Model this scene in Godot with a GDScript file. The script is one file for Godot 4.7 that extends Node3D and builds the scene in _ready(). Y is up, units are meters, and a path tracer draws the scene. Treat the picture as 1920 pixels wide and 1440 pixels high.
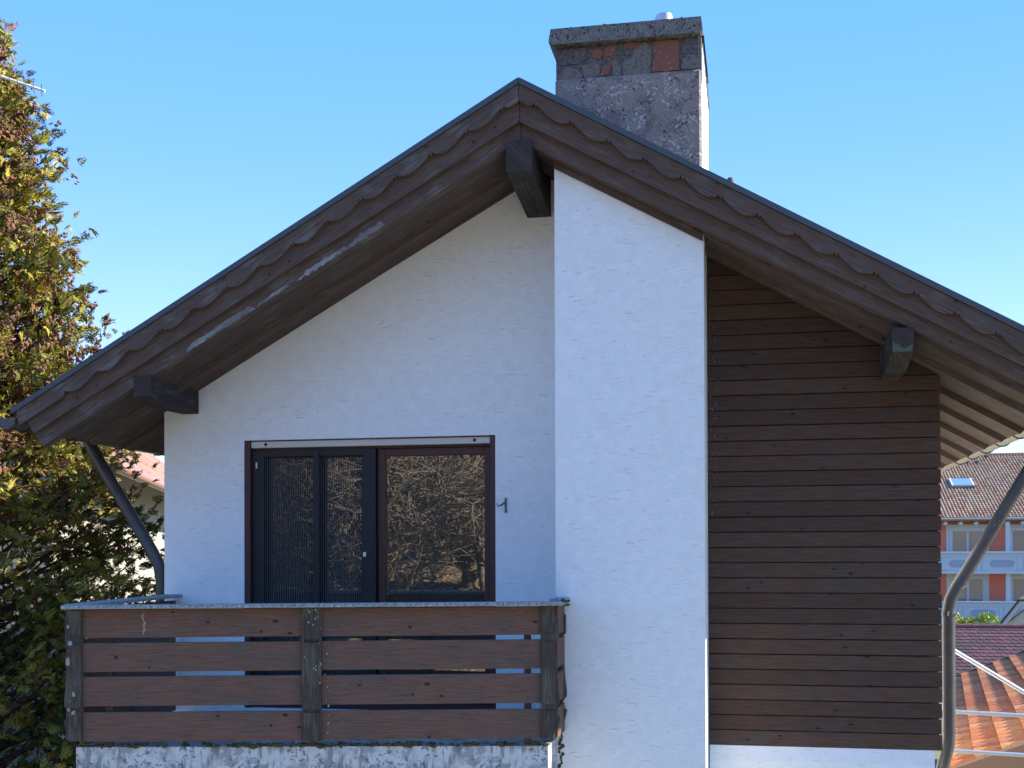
extends Node3D

# ---------------------------------------------------------------- mesh helper
class Geo:
	var v := PackedVector3Array()
	var n := PackedVector3Array()
	var uv := PackedVector2Array()
	var c := PackedColorArray()
	var col := Color(1, 1, 1)
	var tinted := false

	func tri3(a: Vector3, b: Vector3, d: Vector3, na: Vector3, nb: Vector3, nd: Vector3, ua := Vector2.ZERO, ub := Vector2.ZERO, ud := Vector2.ZERO) -> void:
		var face := (b - a).cross(d - a)
		if face.dot(na + nb + nd) > 0.0:
			v.append(a); v.append(d); v.append(b)
			n.append(na); n.append(nd); n.append(nb)
			uv.append(ua); uv.append(ud); uv.append(ub)
		else:
			v.append(a); v.append(b); v.append(d)
			n.append(na); n.append(nb); n.append(nd)
			uv.append(ua); uv.append(ub); uv.append(ud)
		c.append(col); c.append(col); c.append(col)

	func tri(a: Vector3, b: Vector3, d: Vector3, hint: Vector3, ua := Vector2.ZERO, ub := Vector2.ZERO, ud := Vector2.ZERO) -> void:
		var f := (b - a).cross(d - a)
		if f.length_squared() < 1e-16:
			return
		f = f.normalized()
		if f.dot(hint) < 0.0:
			f = -f
		tri3(a, b, d, f, f, f, ua, ub, ud)

	func quad(a: Vector3, b: Vector3, d: Vector3, e: Vector3, hint: Vector3, ua := Vector2.ZERO, ub := Vector2.ZERO, ud := Vector2.ZERO, ue := Vector2.ZERO) -> void:
		tri(a, b, d, hint, ua, ub, ud)
		tri(a, d, e, hint, ua, ud, ue)

	func uvat(p: Vector3, axis: int, o: Vector2) -> Vector2:
		if axis == 0:
			return Vector2(p.z, p.y) + o
		if axis == 1:
			return Vector2(p.x, p.z) + o
		return Vector2(p.x, p.y) + o

	# chamfered box; local x runs along the grain
	func cbox(t: Transform3D, s: Vector3, ch := 0.0, o := Vector2.ZERO) -> void:
		var h := s / 2.0
		for a in 3:
			var b := (a + 1) % 3
			var d := (a + 2) % 3
			for sg in [-1.0, 1.0]:
				var q := []
				var u := []
				for ij in [[-1.0, -1.0], [1.0, -1.0], [1.0, 1.0], [-1.0, 1.0]]:
					var p := Vector3.ZERO
					p[a] = sg * h[a]
					p[b] = ij[0] * (h[b] - ch)
					p[d] = ij[1] * (h[d] - ch)
					q.append(t * p)
					u.append(uvat(p, a, o))
				var hint := Vector3.ZERO
				hint[a] = sg
				quad(q[0], q[1], q[2], q[3], t.basis * hint, u[0], u[1], u[2], u[3])
			if ch > 0.0:
				for sa in [-1.0, 1.0]:
					for sb in [-1.0, 1.0]:
						var q2 := []
						var u2 := []
						for k in [[0, -1.0], [0, 1.0], [1, 1.0], [1, -1.0]]:
							var p2 := Vector3.ZERO
							p2[a] = sa * (h[a] - (ch if k[0] == 1 else 0.0))
							p2[b] = sb * (h[b] - (0.0 if k[0] == 1 else ch))
							p2[d] = k[1] * (h[d] - ch)
							q2.append(t * p2)
							u2.append(uvat(p2, a if a != 0 else 2, o))
						var hint2 := Vector3.ZERO
						hint2[a] = sa
						hint2[b] = sb
						quad(q2[0], q2[1], q2[2], q2[3], t.basis * hint2, u2[0], u2[1], u2[2], u2[3])
		if ch > 0.0:
			for sx in [-1.0, 1.0]:
				for sy in [-1.0, 1.0]:
					for sz in [-1.0, 1.0]:
						var p0 := Vector3(sx * h.x, sy * (h.y - ch), sz * (h.z - ch))
						var p1 := Vector3(sx * (h.x - ch), sy * h.y, sz * (h.z - ch))
						var p3 := Vector3(sx * (h.x - ch), sy * (h.y - ch), sz * h.z)
						tri(t * p0, t * p1, t * p3, t.basis * Vector3(sx, sy, sz), uvat(p0, 2, o), uvat(p1, 2, o), uvat(p3, 2, o))

	func box(lo: Vector3, hi: Vector3, ch := 0.0, o := Vector2.ZERO) -> void:
		cbox(Transform3D(Basis(), (lo + hi) / 2.0), hi - lo, ch, o)

	# polygon in the local xy plane, from z0 to z1; u runs along du
	func prism(poly: PackedVector2Array, z0: float, z1: float, t := Transform3D(), du := Vector2.RIGHT, o := Vector2.ZERO) -> void:
		var dv := Vector2(-du.y, du.x)
		var ids := Geometry2D.triangulate_polygon(poly)
		for k in range(0, ids.size(), 3):
			var p := [poly[ids[k]], poly[ids[k + 1]], poly[ids[k + 2]]]
			var u := []
			for q in p:
				u.append(Vector2(q.dot(du), q.dot(dv)) + o)
			for z in [z0, z1]:
				tri(t * Vector3(p[0].x, p[0].y, z), t * Vector3(p[1].x, p[1].y, z), t * Vector3(p[2].x, p[2].y, z), t.basis * Vector3(0, 0, 1.0 if z == z1 else -1.0) * (1.0 if z1 > z0 else -1.0), u[0], u[1], u[2])
		var cw := Geometry2D.is_polygon_clockwise(poly)
		var m := poly.size()
		for k in m:
			var a := poly[k]
			var b := poly[(k + 1) % m]
			var e := b - a
			var out := Vector2(e.y, -e.x) * (-1.0 if cw else 1.0)
			var ua := Vector2(a.dot(du), a.dot(dv)) + o
			var ub := Vector2(b.dot(du), b.dot(dv)) + o
			var dz := Vector2(0, z1 - z0)
			quad(t * Vector3(a.x, a.y, z0), t * Vector3(b.x, b.y, z0), t * Vector3(b.x, b.y, z1), t * Vector3(a.x, a.y, z1), t.basis * Vector3(out.x, out.y, 0), ua, ub, ub + dz, ua + dz)

	func tube(pts: Array, rad: Array, sides := 8, caps := true) -> void:
		var rings := []
		var outs := []
		var length := 0.0
		var lens := []
		var side := Vector3.ZERO
		for i in pts.size():
			var dir: Vector3 = (pts[mini(i + 1, pts.size() - 1)] - pts[maxi(i - 1, 0)]).normalized()
			if side == Vector3.ZERO:
				side = dir.cross(Vector3.UP if absf(dir.y) < 0.9 else Vector3.RIGHT).normalized()
			else:
				side = (side - dir * side.dot(dir)).normalized()
			var up := side.cross(dir)
			if i > 0:
				length += (pts[i] - pts[i - 1]).length()
			lens.append(length)
			var ring := []
			var out := []
			for k in sides:
				var a := TAU * k / sides
				var d := side * cos(a) + up * sin(a)
				out.append(d)
				ring.append(pts[i] + d * rad[i])
			rings.append(ring)
			outs.append(out)
		for i in pts.size() - 1:
			for k in sides:
				var j := (k + 1) % sides
				var u0 := float(k) / sides
				var u1 := float(k + 1) / sides
				tri3(rings[i][k], rings[i][j], rings[i + 1][j], outs[i][k], outs[i][j], outs[i + 1][j], Vector2(lens[i], u0), Vector2(lens[i], u1), Vector2(lens[i + 1], u1))
				tri3(rings[i][k], rings[i + 1][j], rings[i + 1][k], outs[i][k], outs[i + 1][j], outs[i + 1][k], Vector2(lens[i], u0), Vector2(lens[i + 1], u1), Vector2(lens[i + 1], u0))
		if caps:
			var last := pts.size() - 1
			for k in sides:
				var j2 := (k + 1) % sides
				tri(pts[0], rings[0][k], rings[0][j2], pts[0] - pts[1])
				tri(pts[last], rings[last][k], rings[last][j2], pts[last] - pts[last - 1])

	# lumpy flattened ball
	func blob(at: Vector3, r: Vector3, rng: RandomNumberGenerator, rough := 0.25, rows := 4, cols := 7) -> void:
		var grid := []
		for i in rows + 1:
			var line := []
			for k in cols:
				var th := PI * i / rows
				var ph := TAU * k / cols
				var m := 1.0 + rng.randf_range(-rough, rough)
				line.append(at + Vector3(sin(th) * cos(ph) * r.x, cos(th) * r.y, sin(th) * sin(ph) * r.z) * m)
			if i == 0 or i == rows:
				for k in cols:
					line[k] = line[0]
			grid.append(line)
		for i in rows:
			for k in cols:
				var j := (k + 1) % cols
				quad(grid[i][k], grid[i][j], grid[i + 1][j], grid[i + 1][k], (grid[i][k] + grid[i + 1][j]) / 2.0 - at)

	func mesh() -> ArrayMesh:
		var a := []
		a.resize(Mesh.ARRAY_MAX)
		a[Mesh.ARRAY_VERTEX] = v
		a[Mesh.ARRAY_NORMAL] = n
		a[Mesh.ARRAY_TEX_UV] = uv
		if tinted:
			a[Mesh.ARRAY_COLOR] = c
		var m := ArrayMesh.new()
		m.add_surface_from_arrays(Mesh.PRIMITIVE_TRIANGLES, a)
		return m

var rng := RandomNumberGenerator.new()
var M := {}

func lin(r: float, g: float, b: float) -> Color:
	return Color(r, g, b).linear_to_srgb()

func put(parent: Node, called: String, what, m: Material) -> MeshInstance3D:
	var o := MeshInstance3D.new()
	o.name = called
	o.mesh = what.mesh() if what is Geo else what
	o.material_override = m
	parent.add_child(o, true)
	return o

func group(parent: Node, called: String, at := Vector3.ZERO) -> Node3D:
	var o := Node3D.new()
	o.name = called
	parent.add_child(o, true)
	o.position = at
	return o

func tag(o: Node, label: String, category: String, set_of := "") -> void:
	o.set_meta("label", label)
	o.set_meta("category", category)
	if set_of:
		o.set_meta("group", set_of)

func ro() -> Vector2:
	return Vector2(rng.randf() * 2.0, rng.randf() * 2.0)

# ---------------------------------------------------------------- textures
func noise_img(sd: int, freq: float, w: int, h: int, gw := 0, gh := 0, octaves := 4, kind := FastNoiseLite.TYPE_SIMPLEX_SMOOTH) -> PackedByteArray:
	var f := FastNoiseLite.new()
	f.seed = sd
	f.noise_type = kind
	f.frequency = freq
	f.fractal_octaves = octaves
	var im := f.get_seamless_image(gw if gw else w, gh if gh else h)
	im.convert(Image.FORMAT_L8)
	if gw or gh:
		im.resize(w, h, Image.INTERPOLATE_CUBIC)
	return im.get_data()

func tex_l(b: PackedByteArray, w: int, h: int) -> ImageTexture:
	return ImageTexture.create_from_image(Image.create_from_data(w, h, false, Image.FORMAT_L8, b))

func to8(x: float) -> int:
	return clampi(int(pow(clampf(x, 0.0, 1.0), 1.0 / 2.2) * 255.0), 0, 255)

var lut := PackedByteArray()
func enc(x: float) -> int:
	if lut.is_empty():
		lut.resize(4097)
		for i in 4097:
			lut[i] = int(Color(i / 4096.0, 0, 0).linear_to_srgb().r * 255.0 + 0.5)
	return lut[clampi(int(x * 4096.0), 0, 4096)]

# wood: grain along u; a is the sound colour, b the weathered one (linear), k how much of b
func wood_tex(sd: int, a: Color, b: Color, k: float, knots: int) -> ImageTexture:
	var w := 1024
	var h := 256
	var g1 := noise_img(sd, 0.11, w, h, 64, 256, 4)
	var g2 := noise_img(sd + 1, 0.03, w, h, 160, 64, 4)
	var g3 := noise_img(sd + 2, 0.3, w, h, 512, 256, 2)
	var out := PackedByteArray()
	out.resize(w * h * 3)
	var ta := PackedByteArray()
	ta.resize(256)
	# small lookup tables keep this loop short
	var mixes := []
	for i in 64:
		var t := clampf((i / 63.0 - (0.62 - k * 0.5)) * 3.0, 0.0, 1.0)
		mixes.append(a.lerp(b, t))
	for i in w * h:
		var grain := 0.62 + 0.46 * g1[i] / 255.0 + 0.28 * g3[i] / 255.0
		var m: Color = mixes[(g2[i] * 2 + g1[i]) * 63 / 765]
		out[i * 3] = enc(m.r * grain)
		out[i * 3 + 1] = enc(m.g * grain)
		out[i * 3 + 2] = enc(m.b * grain)
	var im := Image.create_from_data(w, h, false, Image.FORMAT_RGB8, out)
	var r := RandomNumberGenerator.new()
	r.seed = sd * 7 + 3
	for i in knots:
		var cx := r.randi_range(20, w - 20)
		var cy := r.randi_range(8, h - 8)
		var rx := r.randf_range(3.0, 9.0)
		var ry := r.randf_range(2.0, 5.0)
		for y in range(-8, 9):
			for x in range(-14, 15):
				var d := sqrt(x * x / (rx * rx) + y * y / (ry * ry))
				if d < 1.5:
					var px := (cx + x + w) % w
					var py := (cy + y + h) % h
					var old := im.get_pixel(px, py)
					im.set_pixel(px, py, old * (0.5 if d < 0.8 else 0.75 + 0.15 * sin(d * 14.0)))
	for i in 90:
		var x0 := r.randi_range(0, w - 40)
		var y0 := r.randi_range(0, h - 2)
		var old2 := im.get_pixel(x0, y0)
		im.fill_rect(Rect2i(x0, y0, r.randi_range(6, 40), 1), old2 * r.randf_range(0.45, 0.75))
	for i in 140:
		var x1 := r.randi_range(0, w - 4)
		var y1 := r.randi_range(0, h - 3)
		im.fill_rect(Rect2i(x1, y1, r.randi_range(1, 3), r.randi_range(1, 2)), im.get_pixel(x1, y1) * r.randf_range(0.4, 1.6))
	return ImageTexture.create_from_image(im)

func patches_tex(sd: int, size: int, base: Color, layers: Array) -> ImageTexture:
	# layers: [frequency, octaves, threshold 0..1, softness, colour, strength]
	var out := PackedFloat32Array()
	out.resize(size * size * 3)
	var fine := noise_img(sd, 0.22, size, size, 0, 0, 3)
	for i in size * size:
		var f := 0.82 + 0.36 * fine[i] / 255.0
		out[i * 3] = base.r * f
		out[i * 3 + 1] = base.g * f
		out[i * 3 + 2] = base.b * f
	var s := sd
	for l in layers:
		s += 11
		var nb := noise_img(s, l[0], size, size, size, int(size / l[7]), l[1]) if l.size() > 7 else noise_img(s, l[0], size, size, 0, 0, l[1])
		var cc: Color = l[4]
		var mask := noise_img(s + 5, l[6], size, size, 0, 0, 3) if l.size() > 6 else PackedByteArray()
		for i in size * size:
			var t: float = (nb[i] / 255.0 - l[2]) / l[3]
			if t > 0.0:
				t = minf(t, 1.0) * l[5]
				if mask.size():
					t *= clampf((mask[i] - 120) / 30.0, 0.0, 1.0)
				out[i * 3] += (cc.r - out[i * 3]) * t
				out[i * 3 + 1] += (cc.g - out[i * 3 + 1]) * t
				out[i * 3 + 2] += (cc.b - out[i * 3 + 2]) * t
	var b := PackedByteArray()
	b.resize(size * size * 3)
	for i in size * size * 3:
		b[i] = enc(out[i])
	return ImageTexture.create_from_image(Image.create_from_data(size, size, false, Image.FORMAT_RGB8, b))

func plaster_tex() -> Array:
	# rubbed render: fine sand grain and short horizontal scores left by the float
	var s := 1024
	var grain := noise_img(5, 0.16, s, s, 0, 0, 3)
	var wide := noise_img(6, 0.012, s, s, 0, 0, 3)
	var hb := PackedByteArray()
	hb.resize(s * s)
	for i in s * s:
		hb[i] = 150 + (grain[i] - 128) / 3 + (wide[i] - 128) / 5
	var him := Image.create_from_data(s, s, false, Image.FORMAT_L8, hb)
	var aim := Image.create(s, s, false, Image.FORMAT_RGB8)
	aim.fill(Color(0.93, 0.93, 0.92))
	var ab := aim.get_data()
	for i in s * s:
		var f := 235 + grain[i] / 28 + (wide[i] - 128) / 22
		ab[i * 3] = f
		ab[i * 3 + 1] = f
		ab[i * 3 + 2] = f - 2
	aim = Image.create_from_data(s, s, false, Image.FORMAT_RGB8, ab)
	var r := RandomNumberGenerator.new()
	r.seed = 77
	for i in 1500:
		var x := r.randf() * s
		var y := r.randf() * s
		# scores gather where the broad noise is high
		if wide[int(y) * s + int(x)] < 110 and r.randf() < 0.75:
			continue
		var len := int(pow(r.randf(), 3.0) * 46.0) + 3
		var slope := r.randf_range(-0.16, 0.16)
		var thick := 1 if r.randf() < 0.8 else 2
		var deep := r.randf_range(0.15, 0.42)
		var dirty := r.randf_range(0.74, 0.92)
		for k in len:
			y += slope + r.randf_range(-0.35, 0.35)
			var px := posmod(int(x) + k, s)
			var py := posmod(int(y), s - 2)
			him.fill_rect(Rect2i(px, py, 1, thick), Color(deep, deep, deep))
			if k % 3 != 0:
				aim.fill_rect(Rect2i(px, py, 1, thick), Color(dirty, dirty, dirty * 0.97))
	for i in 700:
		var x2 := r.randi_range(0, s - 4)
		var y2 := r.randi_range(0, s - 4)
		var q := r.randf_range(0.1, 0.4)
		him.fill_rect(Rect2i(x2, y2, r.randi_range(1, 3), r.randi_range(1, 3)), Color(q, q, q))
		if i % 3 == 0:
			aim.fill_rect(Rect2i(x2, y2, r.randi_range(1, 2), r.randi_range(1, 2)), Color(0.55, 0.54, 0.52))
	return [ImageTexture.create_from_image(aim), ImageTexture.create_from_image(him)]

func mat(color: Color, rough := 0.8, metal := 0.0) -> StandardMaterial3D:
	var m := StandardMaterial3D.new()
	m.albedo_color = color
	m.roughness = rough
	m.metallic = metal
	return m

func wood_mat(t: Texture2D, bump: Texture2D, rough := 0.75) -> StandardMaterial3D:
	var m := StandardMaterial3D.new()
	m.albedo_texture = t
	m.roughness = rough
	m.metallic_specular = 0.18
	m.heightmap_enabled = true
	m.heightmap_texture = bump
	m.heightmap_scale = 0.08
	m.uv1_scale = Vector3(0.55, 2.0, 1.0)
	return m

func tri_mat(t: Texture2D, bump: Texture2D, scale: float, depth: float, rough := 0.9) -> StandardMaterial3D:
	var m := StandardMaterial3D.new()
	m.albedo_texture = t
	m.roughness = rough
	m.metallic_specular = 0.3
	m.uv1_triplanar = true
	m.uv1_world_triplanar = true
	m.uv1_triplanar_sharpness = 6.0
	m.uv1_scale = Vector3.ONE * scale
	if bump:
		m.heightmap_enabled = true
		m.heightmap_texture = bump
		m.heightmap_scale = depth
	return m

func make_materials() -> void:
	var grain := tex_l(noise_img(21, 0.06, 1024, 256, 40, 256, 4), 1024, 256)
	var speck := tex_l(noise_img(31, 0.12, 512, 512, 0, 0, 4), 512, 512)
	var p := plaster_tex()
	M.plaster = tri_mat(p[0], p[1], 0.60, 0.6)
	M.plaster.albedo_color = lin(1.0, 1.0, 1.0)
	M.plaster_cream = mat(lin(0.66, 0.63, 0.56), 0.9)
	M.siding = []
	for k in 3:
		M.siding.append(wood_mat(wood_tex(100 + k * 10, Color(0.106, 0.063, 0.046), Color(0.090, 0.068, 0.057), 0.3 + 0.06 * k, 4), grain))
	for k in 3:
		var toned: StandardMaterial3D = M.siding[k].duplicate()
		toned.albedo_color = Color(0.93, 0.93, 0.94)
		M.siding.append(toned)
	M.plank = []
	for k in 3:
		M.plank.append(wood_mat(wood_tex(200 + k * 10, Color(0.180, 0.105, 0.077), Color(0.135, 0.10, 0.083), 0.25 + 0.08 * k, 5), grain))
	M.barge = wood_mat(wood_tex(300, Color(0.118, 0.081, 0.066), Color(0.142, 0.114, 0.10), 0.15, 5), grain)
	M.barge_worn = wood_mat(wood_tex(310, Color(0.118, 0.085, 0.071), Color(0.165, 0.14, 0.128), 0.25, 5), grain)
	M.beam = wood_mat(wood_tex(320, Color(0.058, 0.046, 0.042), Color(0.09, 0.078, 0.074), 0.25, 3), grain)
	M.soffit = wood_mat(wood_tex(330, Color(0.105, 0.073, 0.060), Color(0.125, 0.10, 0.088), 0.3, 3), grain)
	M.bare_wood = wood_mat(wood_tex(350, Color(0.20, 0.185, 0.18), Color(0.33, 0.32, 0.32), 0.4, 0), grain)
	M.post = wood_mat(wood_tex(340, Color(0.085, 0.065, 0.055), Color(0.13, 0.115, 0.09), 0.38, 4), grain)
	M.stained = tri_mat(patches_tex(40, 1024, Color(0.62, 0.62, 0.61), [
		[0.006, 4, 0.40, 0.25, Color(0.33, 0.33, 0.34), 0.85],
		[0.02, 5, 0.56, 0.1, Color(0.66, 0.66, 0.65), 0.8],
		[0.025, 5, 0.52, 0.15, Color(0.20, 0.20, 0.205), 0.75, 0.004, 9],
		[0.05, 5, 0.62, 0.1, Color(0.22, 0.215, 0.21), 0.7, 0.006, 6],
		[0.035, 5, 0.66, 0.05, Color(0.15, 0.145, 0.135), 0.8, 0.006],
		[0.03, 3, 0.76, 0.05, Color(0.3, 0.2, 0.1), 0.8, 0.008]]), speck, 0.6, 0.5)
	M.handrail = tri_mat(patches_tex(50, 512, Color(0.36, 0.37, 0.38), [
		[0.05, 5, 0.52, 0.12, Color(0.16, 0.16, 0.155), 0.8],
		[0.05, 3, 0.68, 0.05, Color(0.55, 0.55, 0.52), 0.8, 0.02]]), speck, 1.6, 0.3)
	M.chimney = tri_mat(patches_tex(60, 1024, Color(0.27, 0.225, 0.205), [
		[0.006, 4, 0.5, 0.25, Color(0.17, 0.145, 0.14), 0.8],
		[0.012, 4, 0.55, 0.2, Color(0.31, 0.275, 0.24), 0.7],
		[0.04, 5, 0.62, 0.04, Color(0.50, 0.48, 0.47), 0.9, 0.005],
		[0.07, 5, 0.72, 0.05, Color(0.40, 0.38, 0.37), 0.7],
		[0.05, 4, 0.66, 0.06, Color(0.05, 0.045, 0.045), 0.9, 0.01]]), speck, 0.7, 0.8)
	M.chimney_cap = tri_mat(patches_tex(70, 1024, Color(0.17, 0.16, 0.15), [
		[0.02, 5, 0.5, 0.15, Color(0.21, 0.20, 0.18), 0.8],
		[0.07, 5, 0.62, 0.05, Color(0.36, 0.36, 0.33), 0.8, 0.012],
		[0.04, 5, 0.58, 0.06, Color(0.04, 0.04, 0.03), 0.9, 0.012]]), speck, 0.9, 1.0)
	M.brick = tri_mat(patches_tex(80, 256, Color(0.29, 0.105, 0.07), [[0.05, 4, 0.45, 0.2, Color(0.20, 0.12, 0.10), 0.85], [0.06, 3, 0.82, 0.04, Color(0.5, 0.46, 0.44), 0.8]]), speck, 2.0, 0.4)
	M.mortar = tri_mat(patches_tex(81, 256, Color(0.21, 0.19, 0.165), [[0.05, 3, 0.58, 0.1, Color(0.12, 0.115, 0.115), 0.8]]), speck, 2.0, 0.6)
	M.mortar_pink = tri_mat(patches_tex(82, 256, Color(0.25, 0.19, 0.165), [[0.03, 4, 0.5, 0.15, Color(0.17, 0.14, 0.13), 0.8]]), speck, 2.0, 0.6)
	M.mortar_dark = tri_mat(patches_tex(83, 256, Color(0.135, 0.125, 0.125), [[0.03, 4, 0.5, 0.15, Color(0.19, 0.17, 0.165), 0.8], [0.06, 4, 0.62, 0.08, Color(0.07, 0.065, 0.065), 0.8]]), speck, 2.0, 0.6)
	M.zinc = mat(lin(0.075, 0.085, 0.095), 0.55, 0.2)
	M.gutter = tri_mat(patches_tex(90, 256, Color(0.30, 0.28, 0.24), [[0.03, 4, 0.55, 0.2, Color(0.2, 0.18, 0.15), 0.7]]), speck, 2.0, 0.1, 0.6)
	M.pipe = tri_mat(patches_tex(91, 512, Color(0.068, 0.059, 0.054), [[0.008, 4, 0.5, 0.25, Color(0.048, 0.043, 0.040), 0.8], [0.06, 2, 0.9, 0.03, Color(0.35, 0.35, 0.33), 0.9]]), speck, 1.0, 0.05, 0.36)
	M.pipe.metallic_specular = 0.6
	M.pipe.roughness = 0.42
	M.steel = mat(lin(0.55, 0.56, 0.57), 0.4, 0.75)
	M.iron = mat(lin(0.16, 0.17, 0.18), 0.45, 0.5)
	M.bracket = mat(lin(0.03, 0.03, 0.03), 0.6, 0.3)
	M.frame_red = mat(lin(0.075, 0.028, 0.026), 0.45)
	M.frame_dark = mat(lin(0.014, 0.012, 0.013), 0.5)
	M.screen_frame = mat(lin(0.012, 0.012, 0.014), 0.55)
	M.white_plastic = mat(lin(0.62, 0.58, 0.52), 0.5)
	M.tag_white = mat(lin(0.7, 0.7, 0.7), 0.5)
	M.dark_hole = mat(lin(0.02, 0.02, 0.02), 0.8)
	M.pleat = mat(lin(0.075, 0.08, 0.085), 0.8)
	# solar-coated glass: a dark half mirror
	M.glass = mat(lin(0.40, 0.36, 0.31), 0.0, 0.9)
	M.room = mat(lin(0.12, 0.11, 0.10), 0.9)
	M.lichen = mat(lin(0.33, 0.33, 0.29), 0.95)
	M.moss = mat(lin(0.075, 0.07, 0.03), 1.0)
	M.moss_rust = mat(lin(0.30, 0.10, 0.035), 1.0)

# ---------------------------------------------------------------- house
const RIDGE := -1.615
const SLOPE := 0.5642

# board along the verge: vertical offsets below the roof line, each with its own slope
func verge_poly(sg: float, y_top: float, s_top: float, y_bot: float, s_bot: float, h_end: float) -> PackedVector2Array:
	var drop := y_top - y_bot
	var he2 := h_end - drop * 0.43
	return PackedVector2Array([Vector2(RIDGE + sg * 0.0025, y_top), Vector2(RIDGE + sg * h_end, y_top - s_top * h_end), Vector2(RIDGE + sg * he2, y_bot - s_bot * he2), Vector2(RIDGE + sg * 0.0025, y_bot)])

func build_house() -> void:
	var house := group(self, "house")
	tag(house, "white rendered gable house with dark wooden balcony, barge boards and siding", "house")
	# ---- walls
	var g := Geo.new()
	var wt := func(x: float) -> float: return 7.06 - 0.552 * absf(x - RIDGE)
	# gable wall round the door opening
	var ol := -4.125
	var orr := -1.985
	var ot := 4.966
	g.prism(PackedVector2Array([Vector2(-4.84, 0.0), Vector2(ol, 0.0), Vector2(ol, wt.call(ol)), Vector2(-4.84, wt.call(-4.84))]), -0.25, 0.0)
	g.prism(PackedVector2Array([Vector2(ol, ot), Vector2(orr, ot), Vector2(orr, wt.call(orr)), Vector2(ol, wt.call(ol))]), -0.25, 0.0)
	g.prism(PackedVector2Array([Vector2(ol, 0.0), Vector2(orr, 0.0), Vector2(orr, 2.74), Vector2(ol, 2.74)]), -0.25, 0.0)
	g.prism(PackedVector2Array([Vector2(orr, 0.0), Vector2(1.30, 0.0), Vector2(1.30, wt.call(1.30)), Vector2(RIDGE, wt.call(RIDGE)), Vector2(orr, wt.call(orr))]), -0.25, 0.0)
	put(house, "gable_wall", g, M.plaster)
	g = Geo.new()
	g.box(Vector3(-4.84, 0, -9.0), Vector3(-4.59, wt.call(-4.84) - 0.02, -0.252))
	put(house, "side_wall", g, M.plaster)
	g = Geo.new()
	g.box(Vector3(1.05, 0, -9.0), Vector3(1.30, wt.call(1.30) - 0.02, -0.252))
	put(house, "side_wall", g, M.plaster)
	g = Geo.new()
	g.prism(PackedVector2Array([Vector2(-4.84, 0.0), Vector2(1.30, 0.0), Vector2(1.30, wt.call(1.30)), Vector2(RIDGE, wt.call(RIDGE)), Vector2(-4.84, wt.call(-4.84))]), -9.25, -9.002)
	put(house, "rear_wall", g, M.plaster)
	g = Geo.new()
	g.box(Vector3(-4.588, 2.5, -9.0), Vector3(1.048, 2.735, -0.252))
	put(house, "upper_floor", g, M.room)
	# plinth below the siding: a sloping weathered ledge, then the thicker wall
	g = Geo.new()
	g.prism(PackedVector2Array([Vector2(0.002, 0.0), Vector2(0.065, 0.0), Vector2(0.065, 2.435), Vector2(0.045, 2.56), Vector2(0.002, 2.56)]), -0.30, 1.345, Transform3D(Basis(Vector3(0, 0, 1), Vector3(0, 1, 0), Vector3(1, 0, 0)), Vector3.ZERO))
	put(house, "plinth", g, M.plaster)
	# ---- fireplace breast
	g = Geo.new()
	var pt := func(x: float) -> float: return 7.05 - SLOPE * (x - RIDGE)
	g.prism(PackedVector2Array([Vector2(-1.389, 0.0), Vector2(-0.307, 0.0), Vector2(-0.307, pt.call(-0.307)), Vector2(-1.389, pt.call(-1.389))]), 0.002, 0.70)
	put(house, "fireplace_breast", g, M.plaster)
	build_siding(house)
	build_roof(house)
	build_purlins(house)
	build_chimney(house)
	build_door(house)
	build_balcony(house)
	build_drains(house)
	# ---- shutter catch on the wall
	g = Geo.new()
	g.cbox(Transform3D(Basis(), Vector3(-1.900, 4.401, 0.006)), Vector3(0.018, 0.118, 0.008), 0.002)
	var catch_plate := put(house, "shutter_catch", g, M.iron)
	g = Geo.new()
	g.tube([Vector3(-1.900, 4.428, 0.012), Vector3(-1.925, 4.402, 0.05), Vector3(-1.955, 4.392, 0.055), Vector3(-1.960, 4.416, 0.056)], [0.007, 0.008, 0.006, 0.004], 6)
	put(catch_plate, "lever", g, M.iron)
	for y in [4.352, 4.45]:
		g = Geo.new()
		g.tube([Vector3(-1.9, y, 0.008), Vector3(-1.9, y, 0.016)], [0.009, 0.006], 8)
		put(catch_plate, "screw", g, M.iron)

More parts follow.
